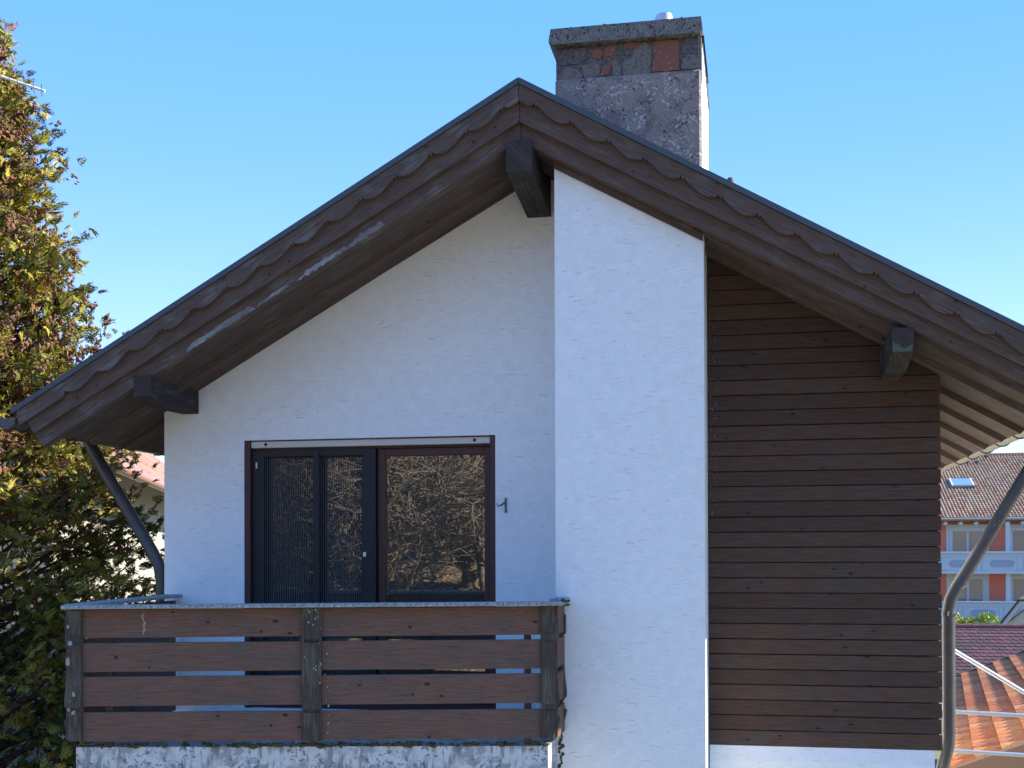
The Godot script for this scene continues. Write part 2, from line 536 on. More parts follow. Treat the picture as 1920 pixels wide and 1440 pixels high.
func build_siding(house: Node3D) -> void:
	var g := Geo.new()
	g.prism(PackedVector2Array([Vector2(-0.305, 2.58), Vector2(1.385, 2.58), Vector2(1.385, 5.44), Vector2(-0.305, 6.38)]), 0.003, 0.018)
	var side := put(house, "wood_siding", g, M.soffit)
	var pitch := 0.11627
	var lim := func(x: float) -> float: return 7.07 - SLOPE * (x - RIDGE)
	for k in 34:
		var y0 := 2.5505 + k * pitch - (0.0 if k else 0.006)
		var y1 := 2.5505 + (k + 1) * pitch - rng.randf_range(0.0075, 0.0105)
		var x0 := -0.304
		var x1 := 1.401 + rng.randf_range(-0.004, 0.004)
		if y0 > lim.call(x0) - 0.02:
			break
		var poly := PackedVector2Array([Vector2(x0, y0)])
		if y0 < lim.call(x1):
			poly.append(Vector2(x1, y0))
			if y1 <= lim.call(x1):
				poly.append(Vector2(x1, y1))
			else:
				poly.append(Vector2(x1, lim.call(x1)))
				if y1 < lim.call(x0):
					poly.append(Vector2(RIDGE + (7.07 - y1) / SLOPE, y1))
		else:
			poly.append(Vector2(RIDGE + (7.07 - y0) / SLOPE, y0))
			if y1 < lim.call(x0):
				poly.append(Vector2(RIDGE + (7.07 - y1) / SLOPE, y1))
		poly.append(Vector2(x0, minf(y1, lim.call(x0))))
		g = Geo.new()
		# each board leans out at its foot and laps over the one below
		var lean := 0.06 + rng.randf_range(-0.01, 0.01)
		var t := Transform3D(Basis(Vector3(1, 0, 0), Vector3(0, 1, -lean), Vector3(0, 0, 1)), Vector3(0, 0, 0.029 + lean * y0 + rng.randf_range(0, 0.003)))
		var o := Vector2(rng.randf() * 2.0, rng.randf())
		g.prism(poly, 0.0, 0.017, t, Vector2.RIGHT, o)
		put(side, "board", g, M.siding[rng.randi() % 6])
	streaks(side)

func streaks(side: Node3D) -> void:
	var g := Geo.new()
	for k in 190:
		var y := rng.randf_range(4.30, 6.05)
		g.blob(Vector3(-0.29 + 0.07 * pow(rng.randf(), 1.5), y, 0.0485), Vector3(rng.randf_range(0.0015, 0.004), rng.randf_range(0.003, 0.013), 0.003), rng, 0.4, 3, 5)
	put(side, "lime_streaks", g, mat(lin(0.17, 0.17, 0.18), 0.95)).set_meta("kind", "stuff")

func build_roof(house: Node3D) -> void:
	# roof body: closed slabs either side, lined below with dark boards
	var g := Geo.new()
	for sg in [-1.0, 1.0]:
		var he: float = 4.0 if sg < 0 else 3.86
		g.prism(PackedVector2Array([Vector2(RIDGE, 7.425), Vector2(RIDGE + sg * he, 7.425 - SLOPE * he), Vector2(RIDGE + sg * he, 7.385 - SLOPE * he), Vector2(RIDGE + sg * 3.70, 7.385 - SLOPE * 3.70), Vector2(RIDGE + sg * 3.70, 7.035 - SLOPE * 3.70), Vector2(RIDGE, 7.035)]), -9.6, 0.722, Transform3D(), Vector2(sg * 0.871, -0.491))
	var roof := put(house, "roof", g, M.soffit)
	for sg in [-1.0, 1.0]:
		var left: bool = sg < 0
		var he: float = 4.065 if left else 3.98
		var du := Vector2(sg * 0.871, -0.491)
		# metal verge strip, folded over the top
		g = Geo.new()
		g.prism(verge_poly(sg, 7.452, SLOPE, 7.408, SLOPE, he), 0.30, 0.920, Transform3D(), du)
		put(roof, "verge_flashing", g, M.zinc)
		# scalloped board
		g = Geo.new()
		var poly := PackedVector2Array([Vector2(RIDGE + sg * 0.0025, 7.405), Vector2(RIDGE + sg * (he - 0.05), 7.405 - SLOPE * (he - 0.05))])
		var low := [] 
		var pitch := 0.2675 if left else 0.2615
		var h0 := 0.125
		var edge := []
		edge.append([0.0025, 0.118])
		edge.append([h0 * 0.55, 0.117])
		edge.append([h0 - 0.022, 0.098])
		var k := 0
		var last: float = he - 0.05 - 0.02
		var plain: float = last - 0.34
		while h0 + (k + 1) * pitch < plain + 0.2:
			var a := h0 + k * pitch
			edge.append([a - 0.020, 0.098])
			edge.append([a - 0.014, 0.078])
			edge.append([a, 0.103])
			edge.append([a + 0.012, 0.083])
			edge.append([a + 0.024, 0.096])
			for i in 9:
				var tt := (i + 1) / 10.0
				edge.append([a + 0.024 + (pitch - 0.046) * tt, 0.097 + 0.040 * sin(PI * pow(tt, 1.15))])
			k += 1
		var a2 := h0 + k * pitch
		edge.append([a2 - 0.018, 0.094])
		edge.append([a2 - 0.006, 0.080])
		edge.append([a2 + 0.012, 0.118])
		edge.append([last, 0.118])
		edge.reverse()
		for e in edge:
			poly.append(Vector2(RIDGE + sg * e[0], 7.405 - SLOPE * e[0] - e[1]))
		g.prism(poly, 0.880, 0.906, Transform3D(), du, ro())
		put(roof, "scalloped_board", g, M.barge_worn if left else M.barge)
		# middle and lower barge boards
		g = Geo.new()
		g.prism(verge_poly(sg, 7.404, SLOPE, 7.152 if left else 7.147, 0.5600 if left else 0.5500, he - 0.065), 0.842, 0.866, Transform3D(), du, ro())
		put(roof, "barge_board", g, M.barge)
		g = Geo.new()
		g.prism(verge_poly(sg, 7.30, SLOPE, 7.034 if left else 7.02, 0.5615 if left else 0.5420, he - 0.10), 0.725, 0.818, Transform3D(), du, ro())
		var fly := put(roof, "flying_rafter", g, M.barge_worn if left else M.barge)
		if left:
			for q in [[1.02, 1.32, 0.052], [1.30, 1.72, 0.040], [1.78, 2.05, 0.030], [2.06, 2.62, 0.046], [2.75, 2.95, 0.03]]:
				var low_y := func(h: float) -> float: return 7.034 - 0.5615 * h
				g = Geo.new()
				g.prism(jag([[RIDGE - q[0], low_y.call(q[0]) + 0.012], [RIDGE - q[0] - 0.05, low_y.call(q[0] + 0.05) + 0.01 + q[2]], [RIDGE - q[1] + 0.06, low_y.call(q[1] - 0.06) + 0.006 + q[2]], [RIDGE - q[1], low_y.call(q[1]) + 0.012]], 0.009), 0.817, 0.8195, Transform3D(), du)
				put(fly, "bare_patch", g, M.bare_wood)
		# common rafters
		for z in [0.36, -0.22 if left else -0.37, -1.06, -1.80, -2.57, -3.32, -4.16, -4.95, -5.7, -6.45, -7.2, -7.95, -8.7, -9.4]:
			g = Geo.new()
			g.prism(PackedVector2Array([Vector2(RIDGE + sg * 0.02, 7.034), Vector2(RIDGE + sg * 3.69, 7.034 - SLOPE * 3.69), Vector2(RIDGE + sg * 3.655, 6.98 - SLOPE * 3.655), Vector2(RIDGE + sg * 0.02, 6.98)]), z - 0.04, z + 0.04, Transform3D(), du, ro())
			put(roof, "rafter", g, M.barge)
		# cover strip where wall and soffit meet
		g = Geo.new()
		if left:
			g.prism(PackedVector2Array([Vector2(-1.72, 7.018 - 0.105 * 0.552), Vector2(-4.52, 7.018 - 0.552 * 2.905), Vector2(-4.52, 7.065 - 0.552 * 2.905), Vector2(-1.72, 7.065 - 0.105 * 0.552)]), 0.003, 0.045, Transform3D(), du, ro())
		else:
			g.prism(PackedVector2Array([Vector2(-1.385, 6.970 - SLOPE * 0.23), Vector2(-0.312, 6.985 - SLOPE * 1.303), Vector2(-0.312, 7.055 - SLOPE * 1.303), Vector2(-1.385, 7.055 - SLOPE * 0.23)]), 0.702, 0.722, Transform3D(), du, ro())
		put(roof, "cover_strip", g, M.soffit)
	# small plumbing vent behind the chimney
	g = Geo.new()
	g.tube([Vector3(-0.14, 6.5, -1.0), Vector3(-0.14, 7.185, -1.0)], [0.022, 0.022], 10)
	g.tube([Vector3(-0.14, 7.175, -1.0), Vector3(-0.14, 7.185, -1.0), Vector3(-0.14, 7.215, -1.0)], [0.024, 0.032, 0.022], 10)
	put(roof, "vent_pipe", g, M.bracket)

func build_purlins(house: Node3D) -> void:
	# profile in (z, y), extruded along x
	var side := Transform3D(Basis(Vector3(0, 0, 1), Vector3(0, 1, 0), Vector3(1, 0, 0)), Vector3.ZERO)
	var specs := [
		[-4.672, -4.528, [[0.0, 5.398], [0.835, 5.400], [0.835, 5.240], [0.70, 5.212], [0.52, 5.197], [0.32, 5.194], [0.0, 5.198]]],
		[-1.716, -1.527, [[0.0, 7.09], [0.74, 7.06], [0.74, 7.012], [0.868, 7.012], [0.868, 6.785], [0.0, 6.688]]],
		[0.970, 1.112, [[0.0, 5.545], [0.86, 5.548], [0.86, 5.382], [0.45, 5.315], [0.0, 5.298]]]]
	for s in specs:
		var g := Geo.new()
		var poly := PackedVector2Array()
		for q in s[2]:
			poly.append(Vector2(q[0], q[1]))
		g.prism(poly, s[0], s[1], side, Vector2.RIGHT, ro())
		var p := put(house, "purlin", g, M.beam)
		if s[0] < -4.0:
			g = Geo.new()
			g.box(Vector3(-4.80, 5.402, 0.002), Vector3(-4.562, 5.60, 0.40), 0.006, ro())
			put(p, "bearing_block", g, M.beam)
		elif s[0] > 0.0:
			g = Geo.new()
			g.prism(jag([[0.975, 5.385], [1.105, 5.387], [1.10, 5.43], [1.04, 5.41], [1.01, 5.45], [0.99, 5.43], [0.978, 5.47]], 0.006), 0.859, 0.8615)
			put(p, "algae", g, mat(lin(0.085, 0.10, 0.065), 0.95))
		elif s[0] < 0.0:
			# seasoning split along the front and underside
			g = Geo.new()
			var pts := []
			for i in 9:
				var z: float = 0.87 - i * 0.095
				pts.append(Vector3(-1.62 + 0.012 * sin(i * 1.7), 6.7835 + (z - 0.868) * 0.1118 - (0.0 if i else -0.06), z))
			var rad := []
			for i in 9:
				rad.append(0.0045 + 0.002 * sin(i * 2.3))
			g.tube(pts, rad, 5)
			put(p, "split", g, M.dark_hole)

func jag(poly: Array, amp: float) -> PackedVector2Array:
	var out := PackedVector2Array()
	for k in poly.size():
		var a := Vector2(poly[k][0], poly[k][1])
		var b := Vector2(poly[(k + 1) % poly.size()][0], poly[(k + 1) % poly.size()][1])
		var m := maxi(1, int((b - a).length() / 0.022))
		for i in m:
			out.append(a.lerp(b, float(i) / m) + Vector2(rng.randf_range(-amp, amp), rng.randf_range(-amp, amp)))
	return out

func build_chimney(house: Node3D) -> void:
	var g := Geo.new()
	g.box(Vector3(-1.387, 6.0, -0.85), Vector3(-0.323, 7.512, 0.66), 0.012)
	var ch := put(house, "chimney", g, M.chimney)
	# exposed masonry course above the render
	g = Geo.new()
	g.box(Vector3(-1.383, 7.512, -0.84), Vector3(-0.329, 7.775, 0.645), 0.008)
	put(ch, "masonry_core", g, M.mortar_dark)
	# pieces of brick, stone and mortar in the course, polygons in x,y on the front
	var pieces := [
		["brick", M.brick, [[-0.675, 7.515], [-0.478, 7.517], [-0.480, 7.735], [-0.520, 7.745], [-0.665, 7.738], [-0.662, 7.68], [-0.645, 7.64], [-0.672, 7.60]]],
		["brick", M.brick, [[-1.115, 7.655], [-1.055, 7.640], [-1.035, 7.690], [-1.075, 7.725], [-1.125, 7.71]]],
		["brick", M.brick, [[-1.025, 7.655], [-0.955, 7.662], [-0.925, 7.735], [-0.99, 7.745], [-1.03, 7.705]]],
		["brick", M.brick, [[-1.045, 7.52], [-0.99, 7.53], [-0.962, 7.612], [-0.99, 7.622], [-1.035, 7.575]]],
		["brick", M.brick, [[-0.88, 7.705], [-0.80, 7.712], [-0.765, 7.75], [-0.875, 7.755]]],
		["stone", M.mortar, [[-0.885, 7.50], [-0.690, 7.508], [-0.683, 7.70], [-0.735, 7.745], [-0.80, 7.70], [-0.83, 7.64], [-0.89, 7.61]]],
		["stone", M.mortar_pink, [[-1.378, 7.49], [-1.20, 7.495], [-1.185, 7.53], [-1.235, 7.59], [-1.30, 7.605], [-1.372, 7.55]]],
		["stone", M.mortar_pink, [[-1.165, 7.50], [-1.10, 7.50], [-1.06, 7.545], [-1.055, 7.60], [-1.13, 7.625], [-1.195, 7.60]]],
		["stone", M.mortar, [[-0.955, 7.51], [-0.905, 7.51], [-0.90, 7.60], [-0.945, 7.635], [-0.975, 7.62]]],
		["stone", M.mortar, [[-0.462, 7.52], [-0.345, 7.522], [-0.345, 7.60], [-0.40, 7.625], [-0.458, 7.60]]],
		["stone", M.mortar_dark, [[-0.455, 7.615], [-0.345, 7.61], [-0.342, 7.745], [-0.452, 7.742]]],
		["stone", M.mortar_dark, [[-1.36, 7.625], [-1.20, 7.62], [-1.15, 7.66], [-1.15, 7.74], [-1.36, 7.735]]]]
	for q in pieces:
		g = Geo.new()
		var poly := jag(q[2], 0.0055)
		g.prism(poly, 0.6, 0.646 + rng.randf_range(0.002, 0.009))
		put(ch, q[0], g, q[1])
	# cover slab with a roughly broken edge
	g = Geo.new()
	g.prism(PackedVector2Array([Vector2(-1.412, 7.868), Vector2(-1.428, 7.775), Vector2(-1.395, 7.752), Vector2(-0.325, 7.752), Vector2(-0.306, 7.770), Vector2(-0.318, 7.868)]), -0.90, 0.715)
	var slab := put(ch, "cover_slab", g, M.chimney_cap)
	g = Geo.new()
	for i in 70:
		g.blob(Vector3(rng.randf_range(-1.40, -0.32), 7.868, rng.randf_range(0.45, 0.71)), Vector3(rng.randf_range(0.008, 0.02), rng.randf_range(0.004, 0.014), rng.randf_range(0.008, 0.02)), rng, 0.4, 3, 5)
	for i in 60:
		g.blob(Vector3(rng.randf_range(-1.40, -0.33), 7.748, rng.randf_range(0.62, 0.70)), Vector3(rng.randf_range(0.006, 0.018), rng.randf_range(0.004, 0.012), 0.012), rng, 0.4, 3, 5)
	put(slab, "moss", g, M.moss).set_meta("kind", "stuff")
	g = Geo.new()
	g.tube([Vector3(-0.61, 7.86, 0.3), Vector3(-0.61, 8.055, 0.3), Vector3(-0.61, 8.078, 0.3)], [0.068, 0.068, 0.06], 18)
	put(ch, "flue_liner", g, M.steel)
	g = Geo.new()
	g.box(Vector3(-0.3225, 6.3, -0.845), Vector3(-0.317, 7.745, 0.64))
	put(ch, "bright_side_slab", g, M.plaster)  # thin pale slab added so the face towards the sun looks brighter
	# lead flap hanging from the slab on the sunny side
	g = Geo.new()
	g.prism(PackedVector2Array([Vector2(-0.312, 7.765), Vector2(-0.300, 7.765), Vector2(-0.272, 7.46), Vector2(-0.284, 7.46)]), 0.50, 0.63)
	put(ch, "lead_flap", g, M.bracket)

func build_door(house: Node3D) -> void:
	# frame lining the opening
	var g := Geo.new()
	g.box(Vector3(-4.123, 2.742, -0.20), Vector3(-4.078, 4.964, -0.012), 0.003)
	g.box(Vector3(-2.030, 2.742, -0.20), Vector3(-1.987, 4.964, -0.012), 0.003)
	g.box(Vector3(-4.077, 4.885, -0.20), Vector3(-2.031, 4.964, -0.075))
	g.box(Vector3(-4.077, 2.742, -0.20), Vector3(-2.031, 2.80, -0.05))
	var door := put(house, "balcony_door", g, M.frame_red)
	# pale roller housing across the head
	g = Geo.new()
	g.box(Vector3(-4.075, 4.903, -0.073), Vector3(-2.033, 4.956, -0.03), 0.004)
	var head := put(door, "roller_housing", g, M.white_plastic)
	for x in [-3.944, -2.161]:
		g = Geo.new()
		g.tube([Vector3(x, 4.931, -0.031), Vector3(x, 4.931, -0.027)], [0.014, 0.013], 10)
		put(head, "bracket_hole", g, M.dark_hole)
	# right sash
	var zf := -0.095
	g = Geo.new()
	g.box(Vector3(-2.995, 2.802, -0.16), Vector3(-2.930, 4.884, zf), 0.004)
	g.box(Vector3(-2.097, 2.802, -0.16), Vector3(-2.032, 4.884, zf), 0.004)
	g.box(Vector3(-2.930, 4.822, -0.158), Vector3(-2.097, 4.884, zf - 0.001), 0.004)
	g.box(Vector3(-2.930, 2.802, -0.158), Vector3(-2.097, 2.90, zf - 0.001), 0.004)
	var sash := put(door, "sash", g, M.frame_red)
	g = Geo.new()
	g.box(Vector3(-2.929, 2.901, -0.138), Vector3(-2.098, 4.821, -0.130))
	put(sash, "pane", g, M.glass)
	# left sash behind the pleated insect screen
	g = Geo.new()
	g.box(Vector3(-4.076, 2.802, -0.18), Vector3(-3.985, 4.884, -0.125), 0.003)
	g.box(Vector3(-3.095, 2.802, -0.18), Vector3(-2.997, 4.884, -0.125), 0.003)
	g.box(Vector3(-3.985, 4.822, -0.178), Vector3(-3.095, 4.884, -0.126))
	g.box(Vector3(-3.985, 2.802, -0.178), Vector3(-3.095, 2.90, -0.126))
	var sash2 := put(door, "sash", g, M.frame_dark)
	g = Geo.new()
	g.box(Vector3(-3.984, 2.901, -0.160), Vector3(-3.096, 4.821, -0.152))
	put(sash2, "pane", g, M.glass)
	g = Geo.new()
	var zs := -0.055
	g.box(Vector3(-4.074, 2.802, zs - 0.04), Vector3(-3.970, 4.882, zs), 0.003)
	g.box(Vector3(-3.543, 2.802, zs - 0.04), Vector3(-3.482, 4.882, zs + 0.012), 0.004)
	g.box(Vector3(-3.115, 2.802, zs - 0.04), Vector3(-3.000, 4.882, zs), 0.003)
	g.box(Vector3(-3.970, 4.832, zs - 0.038), Vector3(-3.543, 4.882, zs - 0.002))
	g.box(Vector3(-3.482, 4.832, zs - 0.038), Vector3(-3.115, 4.882, zs - 0.002))
	g.box(Vector3(-3.970, 2.802, zs - 0.038), Vector3(-3.543, 2.84, zs - 0.002))
	g.box(Vector3(-3.482, 2.802, zs - 0.038), Vector3(-3.115, 2.84, zs - 0.002))
	var screen := put(door, "insect_screen", g, M.screen_frame)
	g = Geo.new()
	var x := -3.966
	while x < -3.12:
		if x < -3.546 or x > -3.479:
			g.box(Vector3(x, 2.841, zs - 0.030), Vector3(x + 0.0042, 4.831, zs - 0.024))
		x += 0.0158
	var pl := put(screen, "pleat", g, M.pleat)
	pl.set_meta("kind", "stuff")
	g = Geo.new()
	g.box(Vector3(-3.105, 3.993, zs), Vector3(-3.080, 4.033, zs + 0.012), 0.003)
	put(screen, "latch", g, M.tag_white)
	g = Geo.new()
	g.box(Vector3(-4.042, 4.735, zs), Vector3(-4.030, 4.785, zs + 0.003))
	put(screen, "sticker", g, M.tag_white)
	# flat dark sheet added behind the glass to hide the pale room
	g = Geo.new()
	g.box(Vector3(-4.30, 2.74, -0.34), Vector3(-1.80, 4.98, -0.32))
	put(door, "dark_backing", g, mat(lin(0.022, 0.021, 0.02), 0.95))

# ---------------------------------------------------------------- balcony
const BE := Vector3(0.98157, 0, -0.19100)      # along the balcony front, to the right
const BN := Vector3(0.19100, 0, 0.98157)       # out of the balcony front

func bal(e: float, y: float, o := 0.0) -> Vector3:
	return Vector3(-4.73, 0, 1.759) + BE * e + BN * o + Vector3(0, y, 0)

func bal_frame(e: float, y: float, o := 0.0) -> Transform3D:
	return Transform3D(Basis(BE, Vector3.UP, BN), bal(e, y, o))

func build_balcony(house: Node3D) -> void:
	# base block with worn paint
	var g := Geo.new()
	var a := bal(0.100, 0.0, -0.03)
	var b := bal(3.411, 0.0, -0.03)
	var foot := PackedVector2Array([Vector2(a.x, -a.z), Vector2(b.x, -b.z), Vector2(b.x - 0.003, -0.702), Vector2(-1.391, -0.702), Vector2(-1.391, -0.003), Vector2(-4.63, -0.003)])
	g.prism(foot, 0.0, 2.665, Transform3D(Basis(Vector3(1, 0, 0), Vector3(0, 0, -1), Vector3(0, 1, 0)), Vector3.ZERO))
	var bc := put(house, "balcony", g, M.stained)
	var rows := [[3.433, 3.632], [3.197, 3.400], [2.954, 3.160], [2.709, 2.914]]
	# front boards in two bays
	var n := 0
	for bay in [[0.155, 1.700], [1.822, 3.368]]:
		for r in rows:
			g = Geo.new()
			var tilt: float = 0.0045
			var t := bal_frame((bay[0] + bay[1]) / 2.0, (r[0] + r[1]) / 2.0 + (bay[0] + bay[1]) / 2.0 * tilt - 0.002 + rng.randf_range(-0.002, 0.002), -0.018)
			t.basis = t.basis * Basis(Vector3(0, 0, 1), tilt + rng.randf_range(-0.0012, 0.0012))
			g.cbox(t, Vector3(bay[1] - bay[0], r[1] - r[0], 0.028), 0.003, ro())
			var pk := put(bc, "plank", g, M.plank[n % 3])
			n += 1
			if bay[0] > 1.0:
				for dy in [-0.06, 0.06]:
					g = Geo.new()
					var at := bal(3.27, (r[0] + r[1]) / 2.0 + 0.012 + dy, -0.004)
					g.tube([at, at + BN * 0.003], [0.005, 0.004], 7)
					put(pk, "nail", g, M.bracket)
	# boards of the two short returns
	var l0 := bal(0.03, 0.0, -0.06)
	for r in rows:
		g = Geo.new()
		var c0 := Vector3(l0.x, (r[0] + r[1]) / 2.0, l0.z)
		var c1 := Vector3(-4.74, c0.y, 0.02)
		var dx := (c1 - c0).normalized()
		g.cbox(Transform3D(Basis(dx, Vector3.UP, dx.cross(Vector3.UP)), (c0 + c1) / 2.0), Vector3((c1 - c0).length(), r[1] - r[0], 0.028), 0.003, ro())
		put(bc, "plank", g, M.plank[n % 3])
		n += 1
		g = Geo.new()
		g.box(Vector3(-1.348, r[0] + 0.012, 0.715), Vector3(-1.322, r[1] + 0.012, 1.045), 0.003, ro())
		put(bc, "plank", g, M.plank[n % 3])
	# inner uprights the boards are nailed to
	for e in [0.33, 1.76, 3.27]:
		g = Geo.new()
		g.cbox(bal_frame(e, 3.15, -0.055) * Transform3D(Basis(Vector3(0, 0, 1), PI / 2), Vector3.ZERO), Vector3(0.98, 0.05, 0.04), 0.003, ro())
		put(bc, "upright", g, M.soffit)
	# carved posts: middle, left corner, right corner and the one on the right return
	g = Geo.new()
	for q in [[2.700, 2.905, 0.022], [2.905, 2.925, 0.012], [2.925, 3.395, 0.026], [3.395, 3.410, 0.014], [3.410, 3.638, 0.022]]:
		g.cbox(bal_frame(1.761, (q[0] + q[1]) / 2.0 + 0.006, q[2] - 0.02) * Transform3D(Basis(Vector3(0, 0, 1), PI / 2), Vector3.ZERO), Vector3(q[1] - q[0], 0.136, 0.05), 0.006, ro())
	var mid := put(bc, "post", g, M.post)
	g = Geo.new()
	g.cbox(bal_frame(1.700, 3.17, 0.012) * Transform3D(Basis(Vector3(0, 0, 1), PI / 2), Vector3.ZERO), Vector3(0.92, 0.014, 0.03), 0.003, ro())
	g.cbox(bal_frame(1.822, 3.17, 0.012) * Transform3D(Basis(Vector3(0, 0, 1), PI / 2), Vector3.ZERO), Vector3(0.92, 0.014, 0.03), 0.003, ro())
	put(mid, "edge_bead", g, M.post)
	var right := [[3.360, 3.640], [3.458, 3.640], [3.458, 3.585], [3.470, 3.565], [3.489, 3.545], [3.489, 3.415], [3.474, 3.395], [3.473, 3.33], [3.482, 3.10], [3.492, 3.0], [3.492, 2.955], [3.480, 2.938], [3.470, 2.92], [3.470, 2.895], [3.480, 2.868], [3.494, 2.852], [3.482, 2.79], [3.458, 2.712], [3.360, 2.710]]
	var poly := PackedVector2Array()
	for q in right:
		poly.append(Vector2(q[0], q[1] + 0.012))
	g = Geo.new()
	g.prism(poly, -0.05, 0.020, bal_frame(0.0, 0.0), Vector2.UP, ro())
	for q in [[3.46, 3.655], [2.96, 3.40], [2.725, 2.925]]:
		g.cbox(bal_frame(3.41, (q[0] + q[1]) / 2.0, 0.022) * Transform3D(Basis(Vector3(0, 0, 1), PI / 2), Vector3.ZERO), Vector3(q[1] - q[0], 0.092, 0.02), 0.007, ro())
	put(bc, "post", g, M.post)
	poly = PackedVector2Array()
	for q in right:
		poly.append(Vector2(0.157 - (q[0] - 3.360) * 0.92, q[1]))
	g = Geo.new()
	g.prism(poly, -0.05, 0.020, bal_frame(0.0, 0.0), Vector2.UP, ro())
	for q in [[3.45, 3.63], [2.945, 3.39], [2.715, 2.92]]:
		g.cbox(bal_frame(0.108, (q[0] + q[1]) / 2.0, 0.022) * Transform3D(Basis(Vector3(0, 0, 1), PI / 2), Vector3.ZERO), Vector3(q[1] - q[0], 0.085, 0.02), 0.007, ro())
	put(bc, "post", g, M.post)
	# post on the right return: its carved edge faces right
	g = Geo.new()
	poly = PackedVector2Array()
	for q in right:
		poly.append(Vector2((q[0] - 3.360) * 1.25 - 1.470, q[1] + 0.02))
	g.prism(poly, 0.72, 0.775, Transform3D(), Vector2.UP, ro())
	put(bc, "post", g, M.barge)
	# handrail of weathered boards
	g = Geo.new()
	var t2 := bal_frame(1.790, 3.657, 0.0)
	t2.basis = t2.basis * Basis(Vector3(0, 0, 1), 0.0045)
	g.cbox(t2, Vector3(3.525, 0.026, 0.15), 0.004, ro())
	var rail := put(bc, "handrail", g, M.handrail)
	g = Geo.new()
	g.box(Vector3(-1.385, 3.668, 0.705), Vector3(-1.285, 3.694, 1.03), 0.004)
	put(rail, "return_rail", g, M.handrail)
	g = Geo.new()
	var w0 := bal(0.06, 3.652, -0.085)
	var w1 := Vector3(-4.735, 3.672, 0.03)
	var wd := (w1 - w0).normalized()
	g.cbox(Transform3D(Basis(wd, Vector3.UP, wd.cross(Vector3.UP)), (w0 + w1) / 2.0), Vector3((w1 - w0).length(), 0.026, 0.15), 0.004, ro())
	put(rail, "return_rail", g, M.handrail)
	# lichen and moss growing on the posts, the rail ends and the foot of the boards
	g = Geo.new()
	for k in 46:
		var y := rng.randf_range(2.90, 3.60)
		var r := rng.randf_range(0.006, 0.021)
		g.blob(bal(0.066 + rng.randf_range(-0.015, 0.03) + (0.01 if y < 3.3 else 0.0), y, 0.014 + rng.randf_range(-0.02, 0.012)), Vector3(r, r * rng.randf_range(0.8, 1.5), 0.010), rng, 0.3, 3, 7)
	for k in 22:
		var r2 := rng.randf_range(0.003, 0.008)
		g.blob(bal(1.70 + 0.13 * rng.randf(), 3.63 - pow(rng.randf(), 1.6) * 0.75, 0.034), Vector3(r2, r2 * 1.3, 0.005), rng, 0.3, 3, 6)
	for k in 10:
		var r3 := rng.randf_range(0.003, 0.009)
		g.blob(bal(1.85 + 0.03 * rng.randf(), 3.42 - rng.randf() * 0.7, -0.002), Vector3(r3, r3 * 1.3, 0.004), rng, 0.3, 3, 6)
	for k in 11:
		g.blob(bal(0.585 + rng.randf_range(-0.014, 0.014), 3.61 - k * 0.015, -0.004), Vector3(rng.randf_range(0.004, 0.011), 0.010, 0.003), rng, 0.3, 3, 6)
	var lc := put(bc, "lichen", g, M.lichen)
	lc.set_meta("kind", "stuff")
	g = Geo.new()
	for k in 150:
		var e := rng.randf_range(0.12, 3.42)
		g.blob(bal(e, 2.672 + rng.randf_range(-0.006, 0.012), rng.randf_range(-0.06, -0.02)), Vector3(rng.randf_range(0.01, 0.04), rng.randf_range(0.005, 0.018), 0.015), rng, 0.4, 3, 6)
	for k in 26:
		var yy := 2.3 + 0.40 * k / 26.0
		g.blob(Vector3(-1.355 + rng.randf_range(-0.014, 0.014), yy, 0.703), Vector3(rng.randf_range(0.006, 0.018), rng.randf_range(0.006, 0.016), 0.006), rng, 0.4, 3, 6)
	for k in 14:
		g.blob(bal(3.535 + rng.randf_range(-0.02, 0.02), 3.672 + rng.randf_range(-0.02, 0.016), rng.randf_range(-0.04, 0.07)), Vector3(0.014, 0.011, 0.014), rng, 0.4, 3, 6)
	var ms := put(bc, "moss", g, M.moss)
	ms.set_meta("kind", "stuff")

